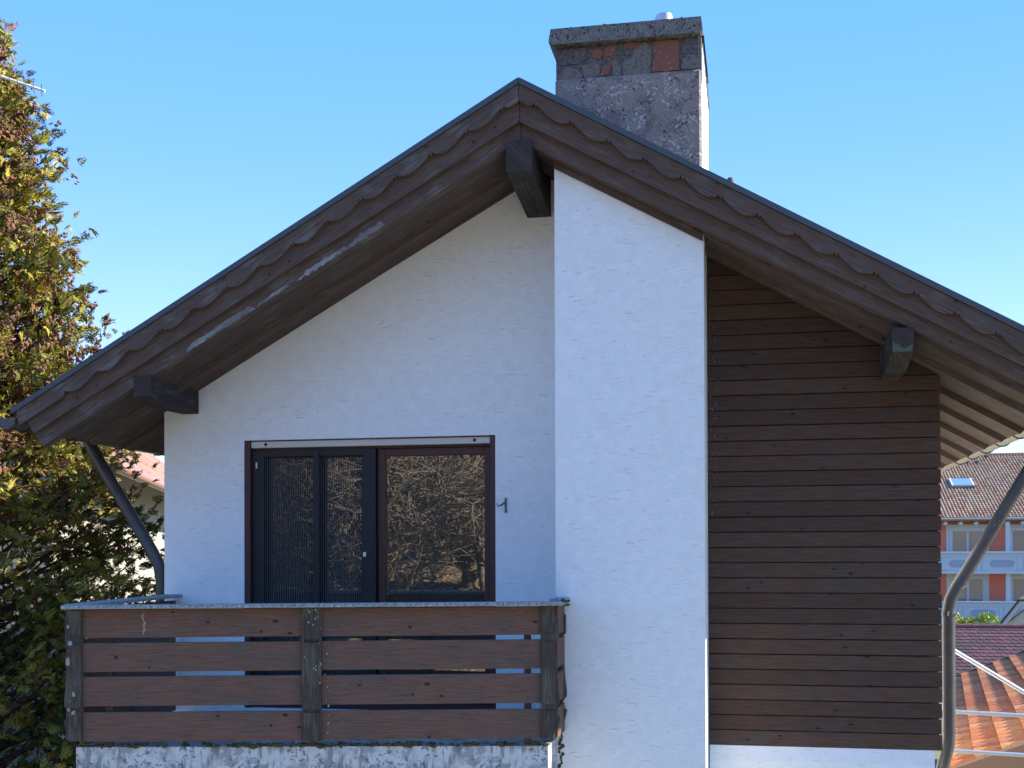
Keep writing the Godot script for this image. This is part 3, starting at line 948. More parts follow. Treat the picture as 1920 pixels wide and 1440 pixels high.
# ---------------------------------------------------------------- gutters and pipes
func build_drains(house: Node3D) -> void:
	for left in [true, false]:
		var cx := -5.705 if left else 2.30
		var cy := 5.085 if left else 5.075
		var r := 0.082 if left else 0.078
		var poly := PackedVector2Array()
		for k in 15:
			var a := PI + PI * k / 14.0
			poly.append(Vector2(cx + cos(a) * r, cy + sin(a) * r))
		for k in 15:
			var a := TAU - PI * k / 14.0
			poly.append(Vector2(cx + cos(a) * (r - 0.005), cy + sin(a) * (r - 0.005)))
		var g := Geo.new()
		g.prism(poly, -9.4, 0.93)
		var cap := PackedVector2Array()
		for k in 15:
			var a := PI + PI * k / 14.0
			cap.append(Vector2(cx + cos(a) * (r - 0.006), cy + sin(a) * (r - 0.006)))
		g.prism(cap, 0.92, 0.926)
		# rolled outer bead
		var bx := cx + (-r if left else r)
		g.tube([Vector3(bx, cy + 0.004, -9.4), Vector3(bx, cy + 0.004, 0.93)], [0.010, 0.010], 8)
		var gut := put(house, "gutter", g, M.pipe if left else M.gutter)
		for z in [0.7, 0.0, -0.83, -1.58, -2.35, -3.1, -3.85, -4.6]:
			var b := Geo.new()
			var pts := []
			for k in 9:
				var a := PI + PI * k / 8.0
				pts.append(Vector3(cx + cos(a) * (r + 0.005), cy + sin(a) * (r + 0.005), z))
			var rad := []
			rad.resize(9)
			rad.fill(0.007)
			b.tube(pts, rad, 5)
			b.cbox(Transform3D(Basis(), Vector3(cx, cy + 0.008, z)), Vector3(0.17, 0.006, 0.02))
			put(gut, "bracket", b, M.bracket)
	# left downpipe
	var g2 := Geo.new()
	var r2 := 0.052
	var path := [Vector3(-5.66, 5.03, -0.22), Vector3(-5.64, 4.97, -0.21), Vector3(-5.58, 4.87, -0.20), Vector3(-5.02, 4.04, -0.135), Vector3(-4.95, 3.92, -0.125), Vector3(-4.925, 3.80, -0.12), Vector3(-4.925, 0.0, -0.12)]
	g2.tube(path, [r2, r2, r2, r2, r2, r2, r2], 16)
	put(house, "downpipe", g2, M.pipe)
	# right downpipe
	g2 = Geo.new()
	var rr := 0.0465
	path = [Vector3(2.30, 5.02, -0.1), Vector3(2.26, 4.97, -0.1), Vector3(2.19, 4.87, -0.1), Vector3(1.60, 3.86, -0.1), Vector3(1.53, 3.745, -0.1), Vector3(1.49, 3.66, -0.1), Vector3(1.476, 3.57, -0.1), Vector3(1.474, 3.40, -0.1), Vector3(1.473, 2.64, -0.1), Vector3(1.466, 2.56, -0.1), Vector3(1.435, 2.44, -0.1), Vector3(1.415, 2.34, -0.1), Vector3(1.41, 2.2, -0.1), Vector3(1.41, 0.0, -0.1)]
	var rads := []
	for k in path.size():
		rads.append(rr)
	g2.tube(path, rads, 20)
	var dp := put(house, "downpipe", g2, M.pipe)
	for q in [[Vector3(1.474, 3.535, -0.1), Vector3(1.474, 3.565, -0.1)], [Vector3(1.473, 2.668, -0.1), Vector3(1.473, 2.676, -0.1)], [Vector3(1.405, 2.385, -0.1) + Vector3(0.018, 0, 0), Vector3(1.4265, 2.395, -0.1)]]:
		g2 = Geo.new()
		g2.tube(q, [rr + 0.004, rr + 0.004], 20)
		put(dp, "collar", g2, M.pipe)
	g2 = Geo.new()
	g2.cbox(Transform3D(Basis(Vector3(0, 0, 1), -0.12), Vector3(1.462, 3.555, -0.044)), Vector3(0.007, 0.035, 0.006), 0.001)
	put(dp, "clip", g2, M.steel)
	g2 = Geo.new()
	g2.tube([Vector3(1.515, 3.55, -0.075), Vector3(1.537, 3.558, -0.06)], [0.008, 0.006], 7)
	put(dp, "clip", g2, M.steel)
	g2 = Geo.new()
	g2.cbox(Transform3D(Basis(Vector3(0, 0, 1), 0.5), Vector3(1.585, 3.755, -0.052)), Vector3(0.05, 0.005, 0.004))
	put(dp, "seam", g2, M.tag_white)

# ---------------------------------------------------------------- neighbours
func build_orange_house() -> void:
	var root := group(self, "apartment_house", Vector3(9.4, 0, -57.4))
	tag(root, "distant orange apartment house with pale blue balconies and speckled tile roof", "house")
	var orange := tri_mat(patches_tex(140, 256, Color(0.80, 0.235, 0.155), [[0.03, 3, 0.5, 0.3, Color(0.72, 0.21, 0.14), 0.6]]), null, 0.3, 0.0)
	var blue := mat(lin(0.50, 0.53, 0.58), 0.7)
	var panel := mat(lin(0.30, 0.34, 0.42), 0.7)
	var pale := mat(lin(0.62, 0.62, 0.62), 0.8)
	var glass := mat(Color(0.62, 0.6, 0.6), 0.05, 0.5)
	var dark := mat(lin(0.05, 0.05, 0.05), 0.8)
	var g := Geo.new()
	g.box(Vector3(-1.4, 0, -17.0), Vector3(11.0, 5.85, 0))
	put(root, "wall", g, orange)
	# roof body, then tiles laid in courses
	g = Geo.new()
	var run := 9.7
	var rise := 3.95
	g.prism(PackedVector2Array([Vector2(0.9, 5.82), Vector2(-run + 0.9, 5.82 + rise), Vector2(-2 * run + 0.9, 5.82)]), -1.7, 11.3, Transform3D(Basis(Vector3(0, 0, 1), Vector3(0, 1, 0), Vector3(1, 0, 0)), Vector3.ZERO))
	var roof := put(root, "roof", g, dark)
	g = Geo.new()
	g.tinted = true
	var rows := 33
	var tw := 0.172
	var cols := 46
	var tones := [Color(0.42, 0.25, 0.15), Color(0.52, 0.35, 0.21), Color(0.45, 0.18, 0.09), Color(0.46, 0.34, 0.23), Color(0.55, 0.39, 0.20), Color(0.38, 0.22, 0.14), Color(0.54, 0.41, 0.28)]
	for r in rows:
		var f0 := float(r) / rows
		var f1 := float(r + 1) / rows + 0.006
		for k in cols:
			g.col = tones[(rng.randi() % 7 + int(2.0 + 2.0 * sin(k * 0.31 + r * 0.17))) % 7].lerp(Color(0.44, 0.28, 0.18), rng.randf() * 0.5)
			var x0 := -1.4 + k * tw
			var a := Vector3(0, 5.84 + rise * f0 + 0.055, 0.93 - run * f0)
			var b := Vector3(0, 5.84 + rise * f1 + 0.012, 0.93 - run * f1)
			# a roll and a pan
			var prof := [[0.0, 0.0], [0.3, 0.05], [0.55, 0.045], [0.75, 0.0], [1.0, -0.015]]
			for i in 4:
				var p0 := Vector3(x0 + prof[i][0] * tw, prof[i][1], 0)
				var p1 := Vector3(x0 + prof[i + 1][0] * tw, prof[i + 1][1], 0)
				g.quad(p0 + a, p1 + a, p1 + b, p0 + b, Vector3(0, 1, 0.4))
				if i == 1:
					g.quad(p0 + a, p1 + a, p1 + a + Vector3(0, -0.06, 0), p0 + a + Vector3(0, -0.06, 0), Vector3(0, 0, 1))
	var tm := mat(Color(1, 1, 1), 0.85)
	tm.vertex_color_use_as_albedo = true
	var tiles := put(roof, "tile_courses", g, tm)
	tiles.set_meta("kind", "stuff")
	g = Geo.new()
	g.tube([Vector3(-1.7, 5.86 + rise + 0.02, 0.93 - run), Vector3(11.3, 5.86 + rise + 0.02, 0.93 - run)], [0.14, 0.14], 8)
	put(roof, "ridge_cap", g, mat(lin(0.3, 0.17, 0.12), 0.85))
	g = Geo.new()
	g.tube([Vector3(-1.7, 5.80, 1.02), Vector3(11.3, 5.80, 1.02)], [0.075, 0.075], 8)
	put(roof, "gutter", g, mat(lin(0.28, 0.26, 0.24), 0.6))
	var at := func(x: float, f: float, up: float) -> Vector3: return Vector3(x, 5.84 + rise * f + up, 0.93 - run * f)
	# skylight
	g = Geo.new()
	var sx := Basis(Vector3(1, 0, 0), Vector3(0, rise, -run).normalized(), Vector3(0, run, rise).normalized())
	g.cbox(Transform3D(sx, at.call(2.20, 0.50, 0.13)), Vector3(1.25, 1.35, 0.10), 0.01)
	var sky := put(roof, "skylight", g, mat(lin(0.12, 0.12, 0.12), 0.6))
	g = Geo.new()
	g.cbox(Transform3D(sx, at.call(2.20, 0.50, 0.195)), Vector3(1.0, 1.08, 0.02))
	put(sky, "pane", g, mat(Color(0.75, 0.82, 0.9), 0.03, 0.75))
	g = Geo.new()
	g.cbox(Transform3D(sx, at.call(1.65, 0.50, 0.20)), Vector3(0.09, 1.2, 0.03))
	g.cbox(Transform3D(sx, at.call(2.75, 0.50, 0.20)), Vector3(0.09, 1.2, 0.03))
	put(sky, "frame", g, mat(lin(0.6, 0.6, 0.6), 0.4))
	for x in [3.05, 3.60, 4.3]:
		g = Geo.new()
		g.cbox(Transform3D(sx, at.call(x, 0.86 if x < 4.0 else 0.96, 0.10)), Vector3(0.2, 0.16, 0.16), 0.02)
		put(roof, "tile_vent", g, dark)
	for k in 14:
		g = Geo.new()
		g.box(Vector3(-0.98 + k * 0.76, 5.52, 0.0), Vector3(-0.80 + k * 0.76, 5.68, 0.78), 0.01)
		put(roof, "rafter_end", g, pale)
	# windows of both upper storeys, each with frame, panes and bars
	for q in [[0.95, 3.35, 5.42, 1.75], [3.92, 3.35, 5.42, 1.75], [0.95, 0.7, 2.92, 1.75], [3.92, 0.7, 2.92, 1.75], [6.9, 3.35, 5.42, 1.75], [6.9, 0.7, 2.92, 1.75]]:
		g = Geo.new()
		g.box(Vector3(q[0] - 0.18, q[1], 0.002), Vector3(q[0] + q[3] + 0.18, q[2] + 0.14, 0.05))
		var w := put(root, "window", g, pale)
		for h in 2:
			g = Geo.new()
			var x0: float = q[0] + 0.13 + h * (q[3] - 0.26) / 2.0
			g.box(Vector3(x0 + 0.03, q[1] + 0.05, 0.051), Vector3(x0 + (q[3] - 0.26) / 2.0 - 0.03, q[2] - 0.22, 0.06))
			put(w, "pane", g, glass)
		g = Geo.new()
		var inner := q[3] as float
		g.box(Vector3(q[0] + 0.0, q[1], 0.051), Vector3(q[0] + 0.12, q[2] - 0.05, 0.10))
		g.box(Vector3(q[0] + inner - 0.12, q[1], 0.051), Vector3(q[0] + inner, q[2] - 0.05, 0.10))
		g.box(Vector3(q[0] + inner / 2.0 - 0.05, q[1], 0.061), Vector3(q[0] + inner / 2.0 + 0.05, q[2] - 0.2, 0.10))
		g.box(Vector3(q[0] + 0.12, q[2] - 0.2, 0.051), Vector3(q[0] + inner - 0.12, q[2] - 0.05, 0.10))
		put(w, "frame", g, mat(lin(0.6, 0.61, 0.63), 0.6))
	# balconies: slab, panelled parapet with long rounded fields, posts
	for y in [3.12, 0.58]:
		g = Geo.new()
		g.box(Vector3(-1.2, y - 0.12, 0.002), Vector3(11.0, y + 0.02, 1.30))
		var bal_ := put(root, "balcony", g, blue)
		g = Geo.new()
		g.box(Vector3(-1.2, y + 0.022, 1.14), Vector3(11.0, y + 0.93, 1.20))
		put(bal_, "parapet", g, blue)
		g = Geo.new()
		g.box(Vector3(-1.2, y + 0.935, 1.08), Vector3(11.0, y + 1.02, 1.30), 0.01)
		put(bal_, "handrail", g, pale)
		g = Geo.new()
		g.box(Vector3(-1.2, y + 0.74, 1.202), Vector3(11.0, y + 0.80, 1.24))
		put(bal_, "moulding", g, blue)
		for k in 6:
			var cx: float = -0.65 + k * 1.98 + (1.05 if y < 1.0 else 0.0)
			var poly := PackedVector2Array()
			for i in 20:
				var an := TAU * (i + 0.5) / 20.0
				var ex := cos(an) * 0.22
				poly.append(Vector2(cx + ex + (0.38 if ex > 0.0 else -0.38), y + 0.40 + sin(an) * 0.19))
			g = Geo.new()
			g.prism(poly, 1.202, 1.225)
			put(bal_, "field", g, panel)
			g = Geo.new()
			for e in [-0.22, 0.06]:
				g.box(Vector3(cx + 0.98 + e, y + 0.03, 1.202), Vector3(cx + 0.98 + e + 0.13, y + 0.72, 1.25), 0.01)
			put(bal_, "baluster", g, blue)
	for x in [3.50, 8.4]:
		g = Geo.new()
		g.box(Vector3(x, 0, 1.0), Vector3(x + 0.22, 5.6, 1.13), 0.01)
		put(root, "balcony_post", g, blue)

func build_garage_roof() -> void:
	var root := group(self, "low_outbuilding", Vector3(3.6, 0, -25.2))
	tag(root, "low outbuilding with purple brown scalloped tile roof below the orange house", "building")
	var wallm := mat(lin(0.4, 0.38, 0.35), 0.9)
	var g := Geo.new()
	g.prism(PackedVector2Array([Vector2(2.9, 0), Vector2(2.9, 0.12), Vector2(0, 1.9), Vector2(-2.9, 0.12), Vector2(-2.9, 0)]), 0.0, 6.6, Transform3D(Basis(Vector3(0, 0, 1), Vector3(0, 1, 0), Vector3(1, 0, 0)), Vector3.ZERO))
	put(root, "wall", g, wallm)
	var dark := mat(lin(0.03, 0.02, 0.025), 0.9)
	g = Geo.new()
	var beta := 0.56
	g.quad(Vector3(-0.1, 2.02, 0), Vector3(6.8, 2.02, 0), Vector3(6.8, 2.02 - 3.1 * sin(beta), 3.1 * cos(beta)), Vector3(-0.1, 2.02 - 3.1 * sin(beta), 3.1 * cos(beta)), Vector3(0, 1, 1))
	g.quad(Vector3(-0.1, 2.02, -0.02), Vector3(6.8, 2.02, -0.02), Vector3(6.8, 2.02 - 3.1 * sin(beta), -3.1 * cos(beta)), Vector3(-0.1, 2.02 - 3.1 * sin(beta), -3.1 * cos(beta)), Vector3(0, 1, -1))
	var roof := put(root, "roof", g, dark)
	var mats := []
	for k in 5:
		mats.append(tri_mat(patches_tex(150 + k, 128, [Color(0.125, 0.062, 0.07), Color(0.11, 0.057, 0.068), Color(0.14, 0.07, 0.075), Color(0.09, 0.06, 0.06), Color(0.19, 0.075, 0.07)][k], [[0.06, 3, 0.6, 0.2, Color(0.08, 0.055, 0.06), 0.6]]), null, 1.5, 0.0, 0.6))
	# one scale tile, rounded at the foot
	var poly := PackedVector2Array([Vector2(-0.082, 0.10), Vector2(-0.082, -0.03)])
	for i in 7:
		var a := PI + PI * (i + 0.5) / 7.0
		poly.append(Vector2(cos(a) * 0.082, -0.035 + sin(a) * 0.042))
	poly.append(Vector2(0.082, -0.03))
	poly.append(Vector2(0.082, 0.10))
	g = Geo.new()
	g.prism(poly, 0.0, 0.014)
	var tile := g.mesh()
	var gauge := 0.148
	var joined := Geo.new()
	for r in 20:
		for k in 42:
			var x := 0.05 + k * 0.170 + (0.085 if r % 2 else 0.0)
			var s := 0.10 + r * gauge
			var down := Vector3(0, -sin(beta), cos(beta))
			var out := Vector3(0, cos(beta), sin(beta))
			var b := Basis(Vector3.RIGHT, -down, out) * Basis(Vector3.RIGHT, -0.10)
			var t := Transform3D(b, Vector3(x, 2.02, 0) + down * s + out * 0.022)
			if k >= 9 and k < 24 and r < 15:
				var idx := 4 if (absi(k - 6 - r) < 1 and r > 6 and rng.randf() < 0.6) else rng.randi() % 4
				if k < 13 and r > 4 and rng.randf() < 0.5:
					idx = 3
				var o := put(roof, "tile", tile, mats[idx])
				o.transform = t
			else:
				joined.prism(poly, 0.0, 0.014, t)
	put(roof, "tile_courses", joined, mats[0]).set_meta("kind", "stuff")
	g = Geo.new()
	for k in 20:
		g.tube([Vector3(k * 0.34 - 0.05, 2.02, 0), Vector3(k * 0.34 + 0.30, 2.03, 0)], [0.085, 0.10], 8)
	put(roof, "ridge_cap", g, mats[2])

func build_moss_roof() -> void:
	# a roof falling towards the house: eave line runs along v, slope rises along u
	var v := Vector3(1.607, 0, -10.84).normalized()
	var hz := Vector3(-v.z, 0, v.x)
	var pitch := 0.40
	var u := hz * cos(pitch) + Vector3.UP * sin(pitch)
	var nrm := u.cross(v).normalized()
	if nrm.y < 0:
		nrm = -nrm
	var root := group(self, "tiled_shed")
	tag(root, "shed with weathered orange tile roof and moss, right of the downpipe", "shed")
	var o := Vector3(2.732, 1.4, -6.1) - hz * 0.30
	var g := Geo.new()
	# body under the roof
	var c0 := o + v * 0.3
	var w := Transform3D(Basis(hz, Vector3.UP, -v), Vector3.ZERO)
	g.prism(PackedVector2Array([Vector2(0.05, 0), Vector2(5.2, 0), Vector2(5.2, 1.0), Vector2(2.8, 2.55), Vector2(0.05, 1.15)]), -9.6, -0.2, Transform3D(w.basis, Vector3(o.x, 0, o.z)))
	put(root, "wall", g, mat(lin(0.35, 0.33, 0.3), 0.9))
	var tones := []
	for k in 6:
		tones.append(tri_mat(patches_tex(170 + k, 128, [Color(0.42, 0.14, 0.055), Color(0.46, 0.18, 0.075), Color(0.37, 0.12, 0.052), Color(0.32, 0.11, 0.06), Color(0.47, 0.22, 0.10), Color(0.38, 0.145, 0.07)][k], [[0.08, 3, 0.6, 0.15, Color(0.32, 0.16, 0.10), 0.7], [0.07, 3, 0.72, 0.08, Color(0.42, 0.27, 0.17), 0.6]]), null, 1.2, 0.0, 0.85))
	# tile: two rolls across its width, thick front edge; local x along v, y up the slope
	var tl := 0.40
	var tw := 0.31
	var tg := Geo.new()
	var prof := []
	for i in 13:
		var f := i / 12.0
		var hgt := 0.0
		hgt = 0.075 * pow(maxf(sin(PI * f), 0.0), 0.7)
		prof.append([f * tw, hgt])
	for i in 12:
		var p0 := Vector3(prof[i][0], 0, prof[i][1])
		var p1 := Vector3(prof[i + 1][0], 0, prof[i + 1][1])
		tg.quad(p0, p1, p1 + Vector3(0, tl, 0), p0 + Vector3(0, tl, 0), Vector3(0, 0, 1))
		tg.quad(p0, p1, p1 - Vector3(0, 0, 0.03), p0 - Vector3(0, 0, 0.03), Vector3(0, -1, 0))
	var tile := tg.mesh()
	g = Geo.new()
	g.quad(o - v * 0.6, o + v * 10.2, o + v * 10.2 + u * 3.2, o - v * 0.6 + u * 3.2, nrm)
	var roof := put(root, "roof", g, mat(lin(0.05, 0.035, 0.03), 0.9))
	var moss := Geo.new()
	for r in 8:
		# the far verge is cut back up the slope, the near one forward
		for k in range(-2, 33):
			var at := o + u * (r * 0.315) + v * (k * tw) + nrm * 0.065
			var far := (k + 1) * tw > 10.15
			if far:
				continue
			var b := Basis(v, (u - nrm * 0.20).normalized(), nrm)
			var m := put(roof, "tile", tile, tones[rng.randi() % 6])
			m.transform = Transform3D(b, at + nrm * rng.randf_range(0.0, 0.006))
			if rng.randf() < 0.55:
				for j in rng.randi_range(1, 4):
					moss.blob(at + v * rng.randf_range(0, tw) + u * rng.randf_range(-0.02, 0.05) - nrm * 0.01, Vector3(rng.randf_range(0.02, 0.06), rng.randf_range(0.01, 0.028), rng.randf_range(0.02, 0.07)), rng, 0.35, 3, 6)
			if rng.randf() < 0.16:
				moss.blob(at + v * rng.randf_range(0, tw) + u * rng.randf_range(0.05, 0.3) + nrm * 0.0, Vector3(rng.randf_range(0.03, 0.07), 0.022, rng.randf_range(0.03, 0.06)), rng, 0.35, 3, 6)
	put(roof, "moss", moss, M.moss_rust).set_meta("kind", "stuff")
	# verge boards at both ends
	for e in [[-0.75, 0.0], [10.15, 10.27]]:
		g = Geo.new()
		var b0: Vector3 = o + v * e[0] - nrm * 0.14 - u * 0.1
		g.cbox(Transform3D(Basis(u, nrm, v), b0 + u * 1.7 + nrm * 0.10 + v * 0.06), Vector3(3.4, 0.26, 0.10), 0.008)
		put(roof, "verge_board", g, mat(lin(0.17, 0.10, 0.07), 0.8) if e[0] < 1.0 else mat(lin(0.09, 0.06, 0.05), 0.8))

func build_white_house() -> void:
	# neighbour behind the conifer: long eave running away, gable turned to us
	var d := Vector3(-0.342, 0, -0.9397)
	var left := Vector3(-0.9397, 0, 0.342)
	var e0 := Vector3(-8.751, 0, -6.881)
	var root := group(self, "neighbour_house")
	tag(root, "pale neighbour house with pinkish tile roof half hidden behind the conifer", "house")
	var near := e0 - d * 2.2 + left * 0.75
	var t := Transform3D(Basis(left, Vector3.UP, -d), Vector3(near.x, 0, near.z))
	var wallm := tri_mat(patches_tex(160, 256, Color(0.36, 0.335, 0.30), [[0.02, 3, 0.5, 0.3, Color(0.31, 0.29, 0.26), 0.6]]), null, 0.4, 0.0)
	var g := Geo.new()
	g.prism(PackedVector2Array([Vector2(0, 0), Vector2(7.6, 0), Vector2(7.6, 5.5), Vector2(3.8, 8.9), Vector2(0, 5.5)]), -12.0, 0.0, t)
	put(root, "wall", g, wallm)
	g = Geo.new()
	var p := tan(deg_to_rad(42.0))
	g.prism(PackedVector2Array([Vector2(-0.75, 5.12), Vector2(3.8, 5.12 + 4.55 * p), Vector2(8.35, 5.12), Vector2(8.35, 5.24), Vector2(3.8, 5.26 + 4.55 * p), Vector2(-0.75, 5.24)]), -12.6, 0.5, t)
	var roof := put(root, "roof", g, mat(lin(0.30, 0.24, 0.20), 0.9))
	# boarded soffit underside is part of the slab; tile courses on top
	g = Geo.new()
	g.tinted = true
	for r in 16:
		for k in 58:
			g.col = Color(0.31, 0.175, 0.135).lerp([Color(0.20, 0.11, 0.09), Color(0.37, 0.23, 0.185), Color(0.28, 0.16, 0.125)][rng.randi() % 3], rng.randf())
			var x0 := -0.78 + r * 0.30
			var z0 := 0.5 - k * 0.225
			var up := 5.25 + (x0 + 0.75) * p
			var a := Vector3(x0, up + 0.05, z0)
			var a2 := Vector3(x0, up + 0.05, z0 - 0.12)
			var b := Vector3(x0 + 0.32, up + 0.32 * p + 0.015, z0)
			g.quad(t * a, t * (a + Vector3(0, 0.03, -0.06)), t * (b + Vector3(0, 0.03, -0.06)), t * b, t.basis * Vector3(-0.5, 1, 0.5))
			g.quad(t * (a + Vector3(0, 0.03, -0.06)), t * (a + Vector3(0, 0.0, -0.13)), t * (b + Vector3(0, 0.0, -0.13)), t * (b + Vector3(0, 0.03, -0.06)), t.basis * Vector3(-0.5, 1, -0.5))
			g.quad(t * (a + Vector3(0, 0.0, -0.13)), t * (a + Vector3(0, -0.01, -0.225)), t * (b + Vector3(0, -0.01, -0.225)), t * (b + Vector3(0, 0.0, -0.13)), t.basis * Vector3(-0.5, 1, 0))
			g.quad(t * a, t * (a + Vector3(0, 0.03, -0.06)), t * (a + Vector3(0, -0.06, -0.06)), t * (a + Vector3(0, -0.06, 0)), t.basis * Vector3(-1, 0, 0))
			g.quad(t * (a + Vector3(0, 0.03, -0.06)), t * (a + Vector3(0, 0, -0.13)), t * (a + Vector3(0, -0.06, -0.13)), t * (a + Vector3(0, -0.06, -0.06)), t.basis * Vector3(-1, 0, 0))
	var tm := mat(Color(1, 1, 1), 0.85)
	tm.vertex_color_use_as_albedo = true
	put(roof, "tile_courses", g, tm).set_meta("kind", "stuff")
	g = Geo.new()
	g.tube([t * Vector3(-0.86, 5.14, 0.5), t * Vector3(-0.86, 5.14, -12.6)], [0.085, 0.085], 12)
	put(roof, "gutter", g, mat(lin(0.33, 0.17, 0.14), 0.5))
	for q in [[1.2, 3.2], [4.6, 3.2]]:
		g = Geo.new()
		g.cbox(t * Transform3D(Basis(), Vector3(q[0] + 0.6, q[1] + 0.7, 0.03)), Vector3(1.2, 1.4, 0.06), 0.01)
		var w := put(root, "window", g, mat(lin(0.25, 0.14, 0.09), 0.6))
		g = Geo.new()
		g.cbox(t * Transform3D(Basis(), Vector3(q[0] + 0.6, q[1] + 0.7, 0.065)), Vector3(1.0, 1.2, 0.02))
		put(w, "pane", g, mat(Color(0.4, 0.42, 0.45), 0.05, 0.4))

func build_small_house() -> void:
	var root := group(self, "garden_house", Vector3(8.3, 0, -33.2))
	root.rotation.y = -0.24
	tag(root, "small white gabled house peeking in beside the orange house balcony", "house")
	var g := Geo.new()
	g.prism(PackedVector2Array([Vector2(0.1, 0), Vector2(2.6, 0), Vector2(2.6, 1.7), Vector2(1.0, 2.45), Vector2(0.1, 1.7)]), -3.0, 0.0)
	put(root, "wall", g, mat(lin(0.6, 0.57, 0.5), 0.9))
	g = Geo.new()
	g.prism(PackedVector2Array([Vector2(-0.12, 1.62), Vector2(0.50, 2.46), Vector2(3.0, 2.46), Vector2(3.0, 2.34), Vector2(0.58, 2.34), Vector2(0.02, 1.58)]), -3.1, 0.35)
	var roof := put(root, "roof", g, mat(lin(0.55, 0.52, 0.46), 0.8))
	g = Geo.new()
	g.prism(PackedVector2Array([Vector2(-0.18, 1.64), Vector2(0.47, 2.52), Vector2(3.0, 2.52), Vector2(3.0, 2.465), Vector2(0.49, 2.465), Vector2(-0.13, 1.62)]), -3.2, 0.40)
	put(roof, "roof_covering", g, mat(lin(0.05, 0.045, 0.045), 0.8))
	g = Geo.new()
	g.box(Vector3(0.75, 0.9, 0.002), Vector3(1.5, 1.85, 0.05))
	var w := put(root, "window", g, mat(lin(0.2, 0.12, 0.1), 0.7))
	g = Geo.new()
	g.box(Vector3(0.82, 0.97, 0.051), Vector3(1.43, 1.78, 0.06))
	put(w, "pane", g, mat(Color(0.3, 0.3, 0.32), 0.05, 0.3))

func build_bars() -> void:
	var root := group(self, "metal_frame")
	tag(root, "bare metal bars reaching right from behind the grey downpipe", "frame")
	for q in [[Vector3(1.58, 3.250, -0.8), Vector3(2.75, 2.525, -0.8)], [Vector3(1.58, 2.732, -0.8), Vector3(2.75, 2.688, -0.8)], [Vector3(1.58, 2.417, -0.8), Vector3(2.75, 2.374, -0.8)]]:
		var g := Geo.new()
		g.tube([q[0], q[1]], [0.0165, 0.0165], 12)
		put(root, "bar", g, M.steel)
	var g2 := Geo.new()
	g2.tube([Vector3(2.75, 0.0, -0.8), Vector3(2.75, 2.75, -0.8)], [0.02, 0.02], 12)
	put(root, "post", g2, M.steel)

func build_antenna() -> void:
	var root := group(self, "television_antenna")
	tag(root, "pale rod antenna with small cross elements at the top of the conifer", "antenna")
	var a := Vector3(-7.108, 8.576, -0.587)
	var b := Vector3(-6.442, 8.357, -0.780)
	var g := Geo.new()
	g.tube([a, b], [0.013, 0.013], 8)
	var boom := put(root, "boom", g, mat(lin(0.72, 0.68, 0.62), 0.5))
	var d := (b - a).normalized()
	for k in 9:
		var c := a.lerp(b, 0.12 + k * 0.105)
		g = Geo.new()
		var e := (Vector3(0.35, 0.55, 0.75)).normalized()
		e = (e - d * e.dot(d)).normalized()
		g.tube([c - e * 0.07 + Vector3(0, 0.0, 0), c + e * 0.07], [0.0035, 0.0035], 5)
		put(root, "element", g, mat(lin(0.15, 0.17, 0.2), 0.4, 0.5))
	g = Geo.new()
	g.tube([Vector3(a.x + 0.08, 0, a.z), Vector3(a.x + 0.08, 9.1, a.z)], [0.025, 0.02], 10)
	put(root, "mast", g, M.steel)

# ---------------------------------------------------------------- plants
func spray_mesh(sd: int) -> ArrayMesh:
	var r := RandomNumberGenerator.new()
	r.seed = sd
	var g := Geo.new()
	var l := 0.20
	# flat fan along +y, face towards +z, branchlets drooping a little
	var leaf := func(p: Vector3, dir: Vector3, len: float, wid: float) -> void:
		var s := dir.cross(Vector3(0, 0, 1)).normalized() * wid
		var nn := Vector3(r.randf_range(-0.5, 0.5), r.randf_range(-0.3, 0.5), 1).normalized()
		var tip := p + dir * len + Vector3(0, 0, -len * 0.35)
		var m := p + dir * len * 0.45
		g.tri3(p, m + s, tip, nn, nn, nn)
		g.tri3(p, tip, m - s, nn, nn, nn)
	leaf.call(Vector3.ZERO, Vector3(0, 1, 0), l, 0.008)
	for k in 7:
		var f := (k + 0.6) / 7.5
		for sg in [-1.0, 1.0]:
			var an: float = sg * r.randf_range(0.55, 0.9)
			var dir := Vector3(sin(an), cos(an), r.randf_range(-0.2, 0.25)).normalized()
			var len2 := l * (0.5 - 0.32 * f) * r.randf_range(0.8, 1.2)
			var p0 := Vector3(0, f * l * 0.9, -0.02 * f * f)
			leaf.call(p0, dir, len2, 0.0065)
			if k < 4:
				var an2: float = an * 0.3 + sg * 0.15
				leaf.call(p0 + dir * len2 * 0.35, Vector3(sin(an2), cos(an2), 0.1).normalized(), len2 * 0.6, 0.007)
				var an3: float = an * 1.6
				leaf.call(p0 + dir * len2 * 0.4, Vector3(sin(an3), cos(an3), -0.1).normalized(), len2 * 0.5, 0.007)
	return g.mesh()

func multi(parent: Node, called: String, mesh: Mesh, m: Material, xf: Array, cols: Array) -> void:
	var mm := MultiMesh.new()
	mm.transform_format = MultiMesh.TRANSFORM_3D
	mm.use_colors = true
	mm.mesh = mesh
	mm.instance_count = xf.size()
	for i in xf.size():
		mm.set_instance_transform(i, xf[i])
		mm.set_instance_color(i, cols[i])
	var o := MultiMeshInstance3D.new()
	o.name = called
	o.multimesh = mm
	o.material_override = m
	o.set_meta("kind", "stuff")
	parent.add_child(o, true)

